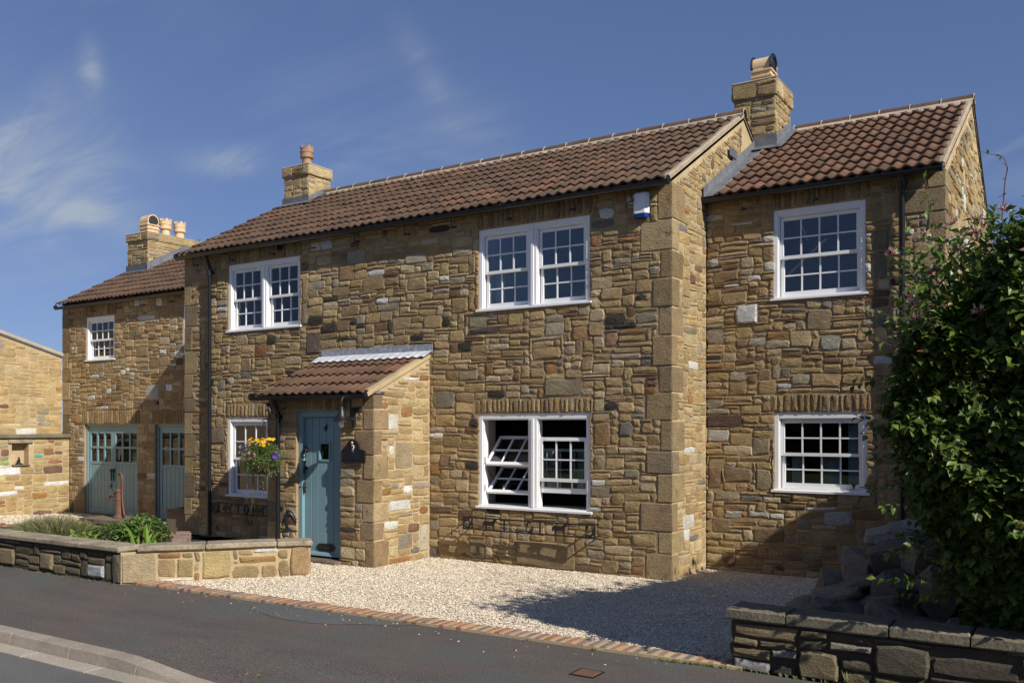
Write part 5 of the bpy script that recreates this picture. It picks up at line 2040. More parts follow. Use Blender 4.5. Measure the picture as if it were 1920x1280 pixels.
# house plaque
px_, pz_, pyy = -4.0, 1.37, PY - .030
t = thing('house_plaque', (px_, pyy, pz_), 'black cast house plaque with arched top and painted figure', 'plaque')
b = MB()
poly = [(-.175, .0), (.195, .0), (.215, .02), (.215, .155), (.195, .175), (.13, .178)]
poly += [(.125 * math.cos(w), .19 + .12 * math.sin(w)) for w in [math.pi * i / 10 for i in range(11)]]
poly += [(-.13, .178), (-.185, .175), (-.205, .155), (-.205, .02)]
b.plate((px_, pyy, pz_), (1, 0, 0), UP, (0, -1, 0), [(p[0], p[1]) for p in poly], .016)
pl = b.build('plate', M['black'], t)
b = MB()
rim = [(p[0] * .94, .01 + p[1] * .945) for p in poly]
b.tube([Vector((px_ + p[0], pyy - .018, pz_ + p[1])) for p in rim + rim[:1]], .006, 5)
for i in range(9):
    x = px_ - .15 + i * .038
    b.box(x, pyy - .022, pz_ + .035 + .006 * math.sin(i), x + .018, pyy - .015, pz_ + .065 + .008 * math.cos(i * 2))
b.build('raised_border', M['black'], t)
whp = mat_plain('cream_paint', (.62, .56, .48), .5)
rdp = mat_plain('red_paint', (.32, .03, .03), .5)
blp = mat_plain('blue_paint', (.05, .08, .25), .5)
b = MB()
b.lathe((px_ - .005, pyy - .016, pz_ + .272), [(.016, 0), (.014, .012), (.004, .018)], 10, 'y')
b.tube([(px_ + .0, pyy - .022, pz_ + .24), (px_ + .03, pyy - .024, pz_ + .225), (px_ + .022, pyy - .024, pz_ + .195), (px_ + .004, pyy - .022, pz_ + .175)], .010, 6)
b.build('painted_figure', whp, t)
b = MB()
b.plate((px_ - .002, pyy - .016, pz_ + .20), (1, 0, 0), UP, (0, -1, 0), [(-.018, .0), (.010, -.01), (.014, .05), (-.014, .055)], .010)
b.build('painted_coat', rdp, t)
b = MB()
b.plate((px_ + .004, pyy - .016, pz_ + .145), (1, 0, 0), UP, (0, -1, 0), [(-.02, .0), (.018, .0), (.014, .03), (-.014, .03)], .009)
b.build('painted_base', blp, t)

HORSE = [(-.115, .035), (-.105, .055), (-.085, .072), (-.055, .070), (0, .066), (.035, .070), (.055, .086), (.075, .102), (.083, .110), (.088, .100), (.106, .082), (.112, .066), (.098, .064), (.082, .070), (.078, .050),
         (.070, .030), (.066, -.005), (.074, -.048), (.056, -.048), (.050, -.010), (.035, .012), (-.020, .008), (-.045, .012), (-.052, -.010), (-.044, -.048), (-.064, -.048), (-.072, -.010), (-.085, .02), (-.100, -.01), (-.112, .005)]


def guard(x0, x1, z0, z1, yw, items, label):
    """wrought iron guard rail under a window, on bracket arms"""
    y = yw - .15
    t = thing('window_guard', ((x0 + x1) / 2, y, z0), label, 'guard rail', 'wrought iron guards under the ground floor windows')
    b = MB()
    b.box(x0, y - .009, z1 - .018, x1, y + .009, z1)
    b.box(x0, y - .009, z0, x1, y + .009, z0 + .018)
    for xx in [x0, x1 - .012] + [i[1] for i in items if i[0] == 'bar']:
        b.box(xx, y - .008, z0 + .018, xx + .018, y + .008, z1 - .018)
    b.build('rail', M['black'], t)
    for xx in (x0 + .02, x1 - .03):
        b = MB()
        for zz in (z0 + .005, z1 - .018):
            b.box(xx, y + .009, zz, xx + .016, yw - .0, zz + .014)
        b.build('bracket_arm', M['black'], t)
    h = z1 - z0
    zm = (z0 + z1) / 2
    for kind, xx in items:
        if kind == 'horse':
            b = MB()
            k = h * .92 / .16
            b.plate((xx, y - .006, z0 + .012 + .048 * k), (1, 0, 0), UP, (0, 1, 0), [(p[0] * k, p[1] * k) for p in HORSE], .010)
            b.build('horse_figure', M['black'], t)
        elif kind in ('shoe', 'ring'):
            b = MB()
            a0, a1 = (R(-60), R(240)) if kind == 'shoe' else (0, 2 * math.pi)
            if kind == 'shoe':
                pts = [(xx + .050 * math.cos(w), y, zm + .062 * math.sin(w) + .005) for w in [R(120) + R(300) * i / 16 for i in range(17)]]
            else:
                pts = [(xx + .046 * math.cos(w), y, zm + .064 * math.sin(w)) for w in [2 * math.pi * i / 20 for i in range(21)]]
            b.tube(pts, .015, 6)
            b.build('horseshoe' if kind == 'shoe' else 'ring', M['black'], t)
    return t


guard(-2.96, -.95, .462, .636, -.024, [('shoe', -2.89), ('bar', -2.82), ('horse', -2.52), ('bar', -2.30), ('ring', -1.90), ('bar', -1.75), ('horse', -1.45), ('bar', -1.08), ('shoe', -1.02)],
      'long black iron guard rail with horse figures under the open window')
guard(-8.12, -6.74, .42, .60, -.024, [('shoe', -8.02), ('bar', -7.95), ('horse', -7.72), ('bar', -7.48), ('ring', -7.28), ('bar', -7.12), ('horse', -6.95)],
      'shorter black iron guard rail below the small window beside the porch')

# bracket, bird ornament and hanging basket on the porch
hx, hy = -5.47, PY - .026
t = thing('basket_bracket', (hx, hy, 1.9), 'black iron bracket with bird ornament on the porch left of the pipe', 'bracket')
b = MB()
b.box(hx - .012, hy - .008, 1.62, hx + .012, hy, 2.0)
b.tube([(hx, hy - .01, 1.96), (hx + .16, hy - .36, 1.96), (hx + .17, hy - .395, 1.945), (hx + .17, hy - .39, 1.925)], .008, 6)
b.tube([(hx, hy - .01, 1.66), (hx, hy - .10, 1.70), (hx + .08, hy - .20, 1.82), (hx + .10, hy - .24, 1.955)], .008, 6)
b.build('arm', M['black'], t)
b = MB()
b.tube([(hx - .03, hy - .13, 2.20), (hx - .005, hy - .13, 2.14), (hx + .02, hy - .13, 2.07), (hx + .035, hy - .13, 1.97)], [.006, .022, .026, .008], 8)
b.tube([(hx - .005, hy - .13, 2.14), (hx - .06, hy - .13, 2.17), (hx - .09, hy - .13, 2.20)], [.018, .010, .003], 6)
b.tube([(hx, hy - .13, 2.10), (hx - .05, hy - .13, 2.08), (hx - .08, hy - .13, 2.06)], [.016, .010, .003], 6)
b.tube([(hx + .01, hy - .13, 2.06), (hx - .005, hy - .13, 2.0), (hx, hy - .13, 1.965)], [.014, .006, .005], 6)
b.build('bird', M['black'], t, smooth=True)


def leaf_verts(rg, p, size, up, dr, wide=.55, fold=.25):
    """a pointed leaf folded on its midrib: 6 points, 4 triangles"""
    dr = dr.normalized()
    sd = dr.cross(up)
    if sd.length < 1e-4:
        sd = dr.orthogonal()
    sd.normalize()
    nn = sd.cross(dr)
    a = p
    m1 = p + dr * size * .45
    tip = p + dr * size + nn * -size * .12
    l = p + dr * size * .42 + sd * size * wide * .5 + nn * size * fold * .4
    r = p + dr * size * .42 - sd * size * wide * .5 + nn * size * fold * .4
    return [a, l, tip, r, m1], [(0, 4, 1), (1, 4, 2), (2, 4, 3), (3, 4, 0)]


def jit_col(rg, c, k=.25):
    f = rg.uniform(1 - k, 1 + k)
    return (c[0] * f * rg.uniform(.85, 1.15), c[1] * f, c[2] * f * rg.uniform(.8, 1.2))


def rvec(rg):
    while True:
        v = Vector((rg.uniform(-1, 1), rg.uniform(-1, 1), rg.uniform(-1, 1)))
        if .05 < v.length < 1:
            return v.normalized()


def petals(b, rg, p, size, col, n=5, face=None):
    f = face or rvec(rg)
    a = f.orthogonal().normalized()
    c = f.cross(a)
    for i in range(n):
        w = 2 * math.pi * i / n + rg.uniform(-.2, .2)
        d = a * math.cos(w) + c * math.sin(w)
        s = d.cross(f)
        b.cur = jit_col(rg, col, .12)
        b.add([p, p + d * size * .6 + s * size * .38 + f * size * .15, p + d * size + f * size * .1, p + d * size * .6 - s * size * .38 + f * size * .15], [(0, 1, 2), (0, 2, 3)])


rg = random.Random(77)
bc = Vector((-5.30, PY - .42, 1.42))
t = thing('hanging_basket', (bc.x, bc.y, 1.25), 'round hanging basket full of yellow, purple, white and pink flowers', 'hanging basket')
b = MB()
b.lathe((bc.x, bc.y, 1.20), [(.02, 0), (.09, .01), (.15, .06), (.185, .13), (.19, .16), (.18, .165), (.16, .14)], 18)
b.build('bowl', mat_plain('moss_liner', (.06, .05, .025), .95, .4, 30, .6, 60), t)
b = MB()
for k in range(3):
    w = 2 * math.pi * k / 3 + .5
    b.tube([(bc.x + .18 * math.cos(w), bc.y + .18 * math.sin(w), 1.365), (bc.x, bc.y + .03, 1.93)], .003, 4)
b.build('chain', M['black'], t)
b = MB()
for i in range(3600):
    d = rvec(rg)
    rr = rg.random() ** .35
    p = bc + Vector((d.x * .30 * rr, d.y * .26 * rr, d.z * .20 * rr + .02))
    if d.z < -.2 and rg.random() < .35:
        p.z -= rg.uniform(0, .10)
    b.cur = jit_col(rg, rg.choice(((.10, .17, .03), (.14, .21, .045), (.07, .12, .025), (.17, .24, .07))), .25)
    v, f = leaf_verts(rg, p, rg.uniform(.022, .042), UP + rvec(rg) * .8, d + rvec(rg) * .9, .42)
    b.add(v, f)
b.build('foliage', M['leaf'], t, kind='stuff', tint=True)


def blooms(name, n, col, fn, size=(.018, .028), npet=5):
    for i in range(n):
        p = fn()
        b = MB()
        dirv = (p - bc).normalized()
        petals(b, rg, p, rg.uniform(*size), col, npet, (dirv + Vector((.1, -.5, .25)) + rvec(rg) * .3).normalized())
        b.build('flower', M['petal'], t, p, tint=True)


blooms('y', 34, (.85, .48, .02), lambda: bc + Vector((rg.uniform(-.10, .27), rg.uniform(-.24, 0), rg.uniform(.17, .27))), (.022, .034))
blooms('p', 16, (.10, .045, .30), lambda: bc + Vector((rg.uniform(-.22, .0), rg.uniform(-.24, -.05), rg.uniform(.13, .20))), (.02, .03))
blooms('p', 6, (.12, .05, .36), lambda: bc + Vector((rg.uniform(.26, .33), rg.uniform(-.10, .02), rg.uniform(.0, .10))), (.02, .032))
blooms('w', 34, (.78, .77, .74), lambda: bc + Vector((rg.uniform(-.30, -.10), rg.uniform(-.25, -.10), rg.uniform(.02, .17))), (.018, .028))
blooms('k', 9, (.62, .24, .34), lambda: bc + Vector((rg.uniform(-.08, .12), rg.uniform(-.28, -.20), rg.uniform(-.04, .10))), (.016, .026))
for k in range(9):
    x, y = bc.x + rg.uniform(-.26, -.02), bc.y + rg.uniform(-.12, .12)
    z, zl = bc.z - .10, rg.uniform(.72, 1.1)
    pts = [Vector((x, y, z))]
    while z > zl:
        z -= .045
        x += rg.uniform(-.010, .010)
        y += rg.uniform(-.010, .010)
        pts.append(Vector((x, y, z)))
    b = MB()
    b.tube(pts, .0022, 4)
    b.build('trailing_stem', M['stem'], t)
    b = MB()
    for p in pts[2:]:
        if rg.random() < .75:
            b.cur = jit_col(rg, rg.choice(((.10, .15, .04), (.22, .20, .09), (.35, .22, .18))), .2)
            v, f = leaf_verts(rg, p, rg.uniform(.018, .03), UP, rvec(rg) + Vector((0, 0, -.4)))
            b.add(v, f)
    if b.v:
        b.build('trailing_leaves', M['leaf'], t, tint=True, kind='stuff')

# cast horse head on the garden wall
hp = Vector((-4.86, -1.56, hz + .066))
t = thing('horse_head_ornament', tuple(hp), 'black cast iron horse head on a round base at the end of the garden wall', 'ornament')
b = MB()
b.lathe(hp, [(.125, 0), (.12, .012), (.07, .022), (.045, .035), (.03, .05)], 20)
b.build('base', M['black'], t, smooth=True)
b = MB()
dX = Vector((.80, .55, 0)).normalized()
Q = lambda a, c: hp + dX * a + UP * c
b.tube([Q(-.01, .03), Q(-.015, .08), Q(-.028, .14), Q(-.030, .19), Q(-.005, .235), Q(.028, .243), Q(.055, .215), Q(.082, .165), Q(.098, .125), Q(.102, .110)], [.024, .030, .044, .050, .050, .046, .040, .030, .026, .012], 10, squash=(.75, .75, 1))
for s in (-1, 1):
    sd = Vector((-dX.y, dX.x, 0)) * s * .018
    b.tube([Q(.006, .27) + sd, Q(.004, .298) + sd * 1.2, Q(.008, .318) + sd * 1.3], [.013, .010, .002], 6)
for i in range(7):
    w = i / 6.0
    p = Q(-.070 + .05 * w * w, .10 + .17 * w)
    b.tube([p + dX * .03, p, p - dX * .014 - UP * .03], [.012, .014, .004], 6)
b.build('head', M['black'], t, smooth=True)
b = MB()
b.tube([Q(.085, .145) + Vector((0, 0, .0)) + Vector((-dX.y, dX.x, 0)) * .02 * math.cos(w) + (dX * .3 - UP) * (.03 - .03 * math.cos(w) * 0 + .03 * math.sin(w)) for w in [2 * math.pi * i / 14 for i in range(15)]], .006, 6)
b.build('ring', M['black'], t)

# ================================================================ LEFT YARD
b = MB()
BED = [(-12.6, -3.42), (-7.0, -3.42), (-6.5, -2.1), (-7.3, -1.35), (-9.0, -1.0), (-10.2, -1.15), (-11.4, -1.75), (-12.3, -2.5)]
n = len(BED)
cx_, cy_ = -9.4, -2.4
b.add([(x, y, -.02) for x, y in BED] + [(cx_ + (x - cx_) * .93, cy_ + (y - cy_) * .93, .15) for x, y in BED] + [(cx_, cy_, .20)],
      [(i, (i + 1) % n, n + (i + 1) % n, n + i) for i in range(n)] + [(n + i, n + (i + 1) % n, 2 * n) for i in range(n)])
b.build('planting_bed', M['soil'], None, (0, 0, 0), kind='structure')
b = MB()
pth = [Vector(p + (0,)) for p in [(-12.5, -2.9), (-12.2, -2.45), (-11.4, -1.72), (-10.2, -1.12), (-9.0, -.96), (-7.35, -1.30), (-6.62, -1.95)]]
b.tube([p + UP * .06 for p in pth], .05, 6)
ed = b.build('bed_edging', M['mortar_pale'], None, (0, 0, 0), kind='structure')
for i in range(len(pth) - 1):
    d = pth[i + 1] - pth[i]
    k = int(d.length / .12)
    dn = d.normalized()
    nn = Vector((-dn.y, dn.x, 0))
    hh = .27 if i == 5 else .19
    for j in range(k):
        b = MB()
        b.cur = rad.choice(BR)
        o = pth[i] + dn * (j * d.length / k) - nn * .1
        tl = Vector((rad.uniform(-.04, .04), rad.uniform(-.04, .04), 1)).normalized()
        b.obox(o, dn, nn, tl, d.length / k - .018, .20, hh + rad.uniform(-.02, .015))
        b.build('brick', M['brick'], ed, o, tint=True)

t = thing('water_pump', (-9.77, -.78, .30), 'old rusty iron hand water pump with curved handle in front of the garage doors', 'water pump')
pc = Vector((-9.77, -.78, .295))
b = MB()
b.lathe(pc, [(.10, 0), (.10, .02), (.075, .03), (.062, .05), (.060, .30), (.068, .31), (.068, .33), (.060, .34), (.060, .44), (.074, .45), (.074, .47), (.05, .48), (.02, .50)], 16)
b.build('barrel', M['rust'], t, smooth=False)
b = MB()
b.tube([pc + Vector((-.05, -.01, .385)), pc + Vector((-.13, -.03, .385)), pc + Vector((-.20, -.045, .375)), pc + Vector((-.228, -.05, .345)), pc + Vector((-.232, -.05, .315))], [.036, .032, .030, .030, .036], 10)
b.build('spout', M['rust'], t, smooth=True)
b = MB()
b.tube([pc + Vector((.045, 0, .45)), pc + Vector((.075, 0, .56)), pc + Vector((.070, 0, .66))], [.020, .016, .014], 8)
b.tube([pc + Vector((0, 0, .48)), pc + Vector((0, 0, .74))], .008, 6)
b.build('pump_rod', M['rust'], t)
b = MB()
b.tube([pc + Vector(q) for q in ((-.01, 0, .735), (.015, 0, .760), (.05, .0, .765), (.085, .0, .73), (.10, .0, .64), (.095, 0, .50), (.088, 0, .38), (.10, 0, .24), (.135, 0, .11), (.150, 0, .06), (.150, 0, .03))],
       [.013, .016, .018, .020, .020, .017, .016, .016, .017, .019, .014], 8)
b.build('handle', M['rust'], t, smooth=True)
t = thing('pump_plinth', (-9.85, -.8, 0), 'thick stone slab on rough stones carrying the rusty pump', 'plinth')
b = MB()
b.plate((-9.8, -.80, .225), (1, 0, 0), (0, 1, 0), UP, [(-.62, -.30), (-.1, -.36), (.45, -.28), (.52, .05), (.40, .33), (-.3, .36), (-.60, .15)], .068)
b.build('slab', M['slab'], t)
for (x, y, w, d, h) in ((-10.28, -1.08, .34, .26, .215), (-9.88, -1.10, .30, .3, .21), (-9.52, -1.02, .28, .3, .215), (-10.2, -.7, .5, .3, .2), (-9.6, -.7, .25, .25, .2)):
    b = MB()
    b.cur = pick(WEATHERED, rad)
    b.box(x, y, -.02, x + w, y + d, h, .03)
    b.build('stone', M['boulder'], t, (x, y, 0), tint=True)
t = thing('cardboard_box', (-9.42, .3, -.09), 'brown cardboard box standing in shade by the house corner', 'box')
b = MB()
b.box(-9.68, .10, -.09, -9.12, .55, .385)
b.build('carton', M['card'], t)
b = MB()
b.add([(-9.68, .10, .386), (-9.12, .10, .386), (-9.10, .02, .41), (-9.70, .02, .40), (-9.68, .10, .389), (-9.12, .10, .389), (-9.10, .02, .413), (-9.70, .02, .403)], [(0, 1, 2, 3), (7, 6, 5, 4), (0, 4, 5, 1), (1, 5, 6, 2), (2, 6, 7, 3), (3, 7, 4, 0)])
b.add([(-9.68, .55, .386), (-9.12, .55, .386), (-9.12, .32, .40), (-9.68, .32, .40)], [(0, 1, 2, 3)])
b.build('flap', M['card'], t)


def bushy(c, rx, ry, h, n, cols, size, label, name, seed=1):
    rg = random.Random(seed)
    t = thing(name, c, label, 'plant')
    c = Vector(c)
    b = MB()
    for i in range(n):
        w, rr = rg.uniform(0, 6.283), math.sqrt(rg.random())
        zz = h * math.sqrt(max(0, 1 - rr * rr)) * rg.random() ** .4 * rg.uniform(.8, 1.1)
        p = c + Vector((rx * rr * math.cos(w), ry * rr * math.sin(w), zz))
        d = Vector((math.cos(w) * rr, math.sin(w) * rr, .15)) + rvec(rg) * .7
        b.cur = jit_col(rg, rg.choice(cols), .25)
        v, f = leaf_verts(rg, p, size * rg.uniform(.6, 1.2), UP + rvec(rg) * .6, d, .6)
        b.add(v, f)
    b.build('foliage', M['leaf'], t, kind='stuff', tint=True)
    b = MB()
    for i in range(9):
        w, rr = rg.uniform(0, 6.283), rg.random() * .7
        p = c + Vector((rx * rr * math.cos(w) * .4, ry * rr * math.sin(w) * .4, -.02))
        b.tube([p, c + Vector((rx * rr * math.cos(w), ry * rr * math.sin(w), h * .8 * (1 - rr * .5)))], [.006, .003], 4)
    b.build('stem', M['stem'], t)
    return t


def clump(c, rx, ry, h, n, cols, blade, label, name, lean=.5, seed=1, stalk=None):
    rg = random.Random(seed)
    t = thing(name, c, label, 'plant')
    b = MB()
    c = Vector(c)
    for i in range(n):
        w, rr = rg.uniform(0, 6.283), math.sqrt(rg.random())
        p = c + Vector((rx * rr * math.cos(w), ry * rr * math.sin(w), 0))
        k = (1 - rr * rr * .75)
        ln = h * k * rg.uniform(.6, 1.1)
        d = Vector((math.cos(w) * rr * lean + rg.uniform(-.35, .35), math.sin(w) * rr * lean + rg.uniform(-.35, .35), 1)).normalized()
        s = d.cross(rvec(rg)).normalized() * blade * rg.uniform(.6, 1.2)
        q = p + d * ln * .6
        e = p + d * ln + Vector((d.x, d.y, -.25)) * ln * .25
        b.cur = jit_col(rg, rg.choice(cols), .25)
        b.add([p - s * .5, p + s * .5, q + s * .6, q - s * .6, e], [(0, 1, 2, 3), (3, 2, 4)])
    b.build('foliage', M['leaf'], t, kind='stuff', tint=True)
    if stalk:
        b = MB()
        for i in range(stalk[0]):
            w, rr = rg.uniform(0, 6.283), math.sqrt(rg.random()) * .9
            p = c + Vector((rx * rr * math.cos(w), ry * rr * math.sin(w), 0))
            d = Vector((rg.uniform(-.3, .3), rg.uniform(-.3, .3), 1)).normalized()
            ln = h * rg.uniform(.85, 1.2) * (1 - rr * rr * .5)
            e = p + d * ln
            b.cur = jit_col(rg, stalk[1], .2)
            for j in range(9):
                v, f = leaf_verts(rg, e - d * j * .016, rg.uniform(.012, .022), UP, rvec(rg) + d, .6)
                b.add(v, f)
            b.add([p, p + Vector((.003, 0, 0)), e], [(0, 1, 2)])
        b.build('seed_heads', M['leaf'], t, kind='stuff', tint=True)
    return t


clump((-9.25, -2.25, .12), .80, .55, .42, 6500, ((.19, .21, .08), (.25, .24, .11), (.14, .17, .06), (.30, .27, .15)), .010, 'bushy grey green herb with dry flower spikes at left behind the wall', 'herb_bush', .8, 5, (150, (.30, .26, .15)))
bushy((-8.30, -1.75, .14), .55, .42, .26, 900, ((.07, .12, .03), (.10, .16, .04)), .06, 'low dark leaved plant between the herb bush and the tall leaves', 'leafy_plant', 6)
bushy((-7.75, -1.75, .14), .42, .36, .40, 1100, ((.10, .18, .035), (.14, .24, .05), (.08, .14, .035)), .07, 'round green leafy plant right of the pump', 'leafy_plant', 7)
clump((-7.20, -2.15, .14), .20, .2, .50, 16, ((.22, .34, .06), (.18, .30, .05)), .034, 'bright green sword shaped leaves above the brick edge', 'iris_plant', .35, 8)
bushy((-7.70, -2.75, .14), .32, .2, .27, 110, ((.24, .36, .06), (.17, .29, .05)), .085, 'low bright green leaves just behind the wall coping', 'leafy_plant', 9)

# ================================================================ STONE HEAP behind the right wall
def boulder(c, dims, rot, col, label, seed):
    rg = random.Random(seed)
    b = MB()
    b.cur = col
    bm = bmesh.new()
    bmesh.ops.create_cube(bm, size=1.0)
    bmesh.ops.subdivide_edges(bm, edges=bm.edges[:], cuts=4, use_grid_fill=True)
    off = Vector((rg.uniform(0, 50), rg.uniform(0, 50), rg.uniform(0, 50)))
    cuts_ = [(rvec(rg), rg.uniform(.44, .56)) for _ in range(6)]
    rm = Euler(rot).to_matrix()
    for v in bm.verts:
        p = v.co.lerp(v.co.normalized() * .56, .38)
        for (nn, dd) in cuts_:
            k = p.dot(nn) - dd
            if k > 0:
                p -= nn * k
        p += noise.noise_vector(p * 2.2 + off) * .07 + noise.noise_vector(p * 6 + off) * .022
        v.co = rm @ Vector((p.x * dims[0], p.y * dims[1], p.z * dims[2]))
    me = bpy.data.meshes.new('boulder')
    bm.to_mesh(me)
    bm.free()
    at = me.color_attributes.new('tint', 'FLOAT_COLOR', 'POINT')
    at.data.foreach_set('color', [x for _ in me.vertices for x in (col[0], col[1], col[2], 1.0)])
    me.materials.append(M['boulder'])
    o = place('boulder', me, None, c)
    tag(o, label, 'stone', 'rough stones heaped behind the right garden wall')


import bmesh
G1, G2, G3, G4 = (.22, .18, .13), (.25, .20, .135), (.165, .135, .10), (.28, .255, .21)
HEAP = [((2.40, -2.82, .10), (.26, .22, .18), (.2, .1, .9), G2, 'small stone at the wall between the dark foot stone and the pale flat faced one'),
        ((2.20, -2.50, .36), (.30, .24, .20), (.3, -.2, .2), G2, 'small brown stone resting on the left foot of the heap'),
        ((2.44, -2.62, .40), (.28, .22, .16), (.2, .4, .6), G3, 'small dark stone on top of the upright stone at left'),
        ((2.86, -2.62, .42), (.30, .22, .17), (.4, .2, .2), G2, 'small stone sitting on the long dark front stone'),
        ((2.05, -2.75, .10), (.42, .30, .26), (.1, .1, .5), G3, 'small dark stone lowest at the left foot of the heap'),
        ((2.28, -2.60, .20), (.40, .36, .44), (.2, -.3, .4), G1, 'upright stone second from the left foot of the heap'),
        ((2.62, -2.72, .20), (.72, .34, .34), (.25, .15, -.1), G4, 'large pale flat faced stone at the front of the heap behind the wall coping'),
        ((3.05, -2.70, .30), (.70, .34, .28), (.1, .1, .15), G3, 'long dark stone lying right of the pale one at the front'),
        ((3.50, -2.72, .22), (.52, .36, .40), (.2, .3, .2), G1, 'front stone farthest right, half under the hedge'),
        ((2.45, -2.42, .52), (.42, .34, .13), (.05, -.25, .3), G2, 'thin tilted slab on the left slope of the heap'),
        ((2.58, -2.28, .60), (.40, .36, .12), (-.1, -.4, .1), G1, 'thin flat slab just above another slab on the left slope'),
        ((2.78, -2.40, .50), (.46, .30, .12), (.3, -.35, -.4), G2, 'thin slab leaning down in the middle of the heap'),
        ((2.92, -2.38, .58), (.40, .34, .34), (.5, .2, .6), G3, 'rounded brown stone in the middle of the heap'),
        ((3.22, -2.40, .62), (.38, .34, .36), (.2, .6, .1), G1, 'blocky stone right of the middle of the heap'),
        ((2.62, -2.05, .70), (.44, .40, .34), (.3, .2, 1.0), G1, 'rounded stone high on the left of the heap'),
        ((2.85, -2.10, .86), (.46, .40, .30), (.2, -.3, .3), G3, 'dark broad stone below the pale top slabs'),
        ((3.10, -2.12, .85), (.50, .40, .36), (.1, .3, .8), G2, 'brown stone against the hedge below the top'),
        ((2.85, -1.92, 1.05), (.58, .38, .17), (.1, -.30, .2), G4, 'pale grey slab tilted on top of the heap'),
        ((3.12, -1.90, 1.12), (.50, .40, .16), (-.1, -.12, -.3), (.25, .25, .255), 'bluish flat slab topmost on the heap'),
        ((2.36, -1.95, .36), (.44, .40, .5), (.3, .2, .3), G3, 'stone at the back left of the heap near the house wall'),
        ((2.75, -1.80, .45), (.8, .5, .7), (.1, .1, .3), G3, 'big stone buried at the back of the heap'),
        ((3.2, -1.95, .40), (.8, .6, .7), (.1, .2, .3), G3, 'big stone under the hedge at the back of the heap'),
        ((2.60, -2.45, .33), (.40, .34, .30), (.3, .5, .2), G3, 'dark stone wedged between the front and middle stones'),
        ((2.95, -2.5, .36), (.44, .30, .25), (.2, .1, .9), G3, 'dark stone wedged behind the long front stone'),
        ((2.12, -2.35, .16), (.36, .32, .32), (.2, .1, .2), G1, 'grey stone behind the small dark one at the left foot')]
for i, (c, d, r_, col, lab) in enumerate(HEAP):
    boulder((c[0], c[1], c[2] * .90), (d[0] * .94, d[1] * .92, d[2] * .90), r_, col, lab, 200 + i)

# ================================================================ HEDGE AND HONEYSUCKLE
rg = random.Random(9)


def hedge_front(x, z):
    k = max(0, min(1, (z - .60) / 1.1))
    return -3.08 - .62 * k * (2 - k) - .15 * noise.noise(Vector((x * 1.6, 1.7, z * 1.6)))


def hedge_left(y, z):
    k = max(0, min(1, (z - .3) / 1.0))
    return 3.35 - .20 * k + .20 * (y + 3.8) + .08 * max(0, y + 2.0) + .15 * noise.noise(Vector((5.1, y * 1.6, z * 1.7)))


def hedge_top(x, y):
    return min(3.28, 2.50 + .72 * (x - 3.12 - .20 * (y + 3.8))) + .12 * noise.noise(Vector((x * 1.6, y * 1.6, 8.3)))


hd = thing('hedge', (4.6, -2.2, 0), 'tall dark green leafy hedge at the right edge behind the low wall', 'hedge')
b = MB()
GREENS = ((.070, .118, .020), (.100, .160, .024), (.056, .095, .016), (.15, .215, .036), (.076, .120, .028))


def hleaf(p, out, size):
    b.cur = jit_col(rg, rg.choice(GREENS), .30)
    if rg.random() < .008:
        b.cur = (.20, .10, .045)
    dr = out * .7 + rvec(rg) * .8 + Vector((0, 0, -.35))
    v, f = leaf_verts(rg, p, size, UP * .7 + out * .45 + TO_SUN * .55 + rvec(rg) * .5, dr, .70)
    b.add(v, f)


XH1 = 6.4
YB = 0.85
for i in range(30000):      # front face
    x = rg.uniform(2.95, 5.0 if rg.random() < .8 else XH1)
    z = .45 + 2.95 * rg.random() if rg.random() < .9 else rg.uniform(.2, .5)
    d = rg.random() ** 2 * .42
    y = hedge_front(x, z) + d + .15 * noise.noise(Vector((x * 4, 3, z * 4)))
    if x < hedge_left(y, z) or z > hedge_top(x, y):
        continue
    hleaf(Vector((x, y, z)), Vector((0, -1, .25)), rg.uniform(.058, .098))
for i in range(44000):      # left end
    y = rg.uniform(-3.85, YB)
    z = rg.uniform(.15, 3.3)
    d = rg.random() ** 2 * .45
    x = hedge_left(y, z) + d + .15 * noise.noise(Vector((2, y * 4, z * 4)))
    if y < hedge_front(x, z) or z > hedge_top(x, y):
        continue
    hleaf(Vector((x, y, z)), Vector((-1, -.1, .25)), rg.uniform(.055, .09))
for i in range(20000):       # top
    x, y = rg.uniform(3.0, XH1), rg.uniform(-3.9, YB)
    z = hedge_top(x, y) - rg.random() ** 2 * .35 + .06 * noise.noise(Vector((x * 4, y * 4, 1)))
    if x < hedge_left(y, z) or y < hedge_front(x, z):
        continue
    hleaf(Vector((x, y, z)), Vector((-.1, -.1, 1)), rg.uniform(.055, .09))
for i in range(70):         # twigs that stick out, with a few leaves each
    if rg.random() < .7:
        y, z = rg.uniform(-3.7, -2.4), rg.uniform(.6, 2.7)
        p = Vector((hedge_left(y, z) + .05, y, z))
        d = Vector((-1, rg.uniform(-.4, .2), rg.uniform(-.2, .35))).normalized()
    else:
        x, z = rg.uniform(3.2, 4.2), rg.uniform(.7, 3.0)
        p = Vector((x, hedge_front(x, z), z))
        d = Vector((rg.uniform(-.5, .2), -1, rg.uniform(-.2, .3))).normalized()
    for k in range(rg.randint(4, 8)):
        p = p + d * .05
        d = (d + rvec(rg) * .12 + Vector((0, 0, -.03))).normalized()
        for s in (0, 1):
            hleaf(p, d, rg.uniform(.05, .07))
b.build('foliage', M['leaf'], hd, kind='stuff', tint=True)
b = MB()
core = MB()
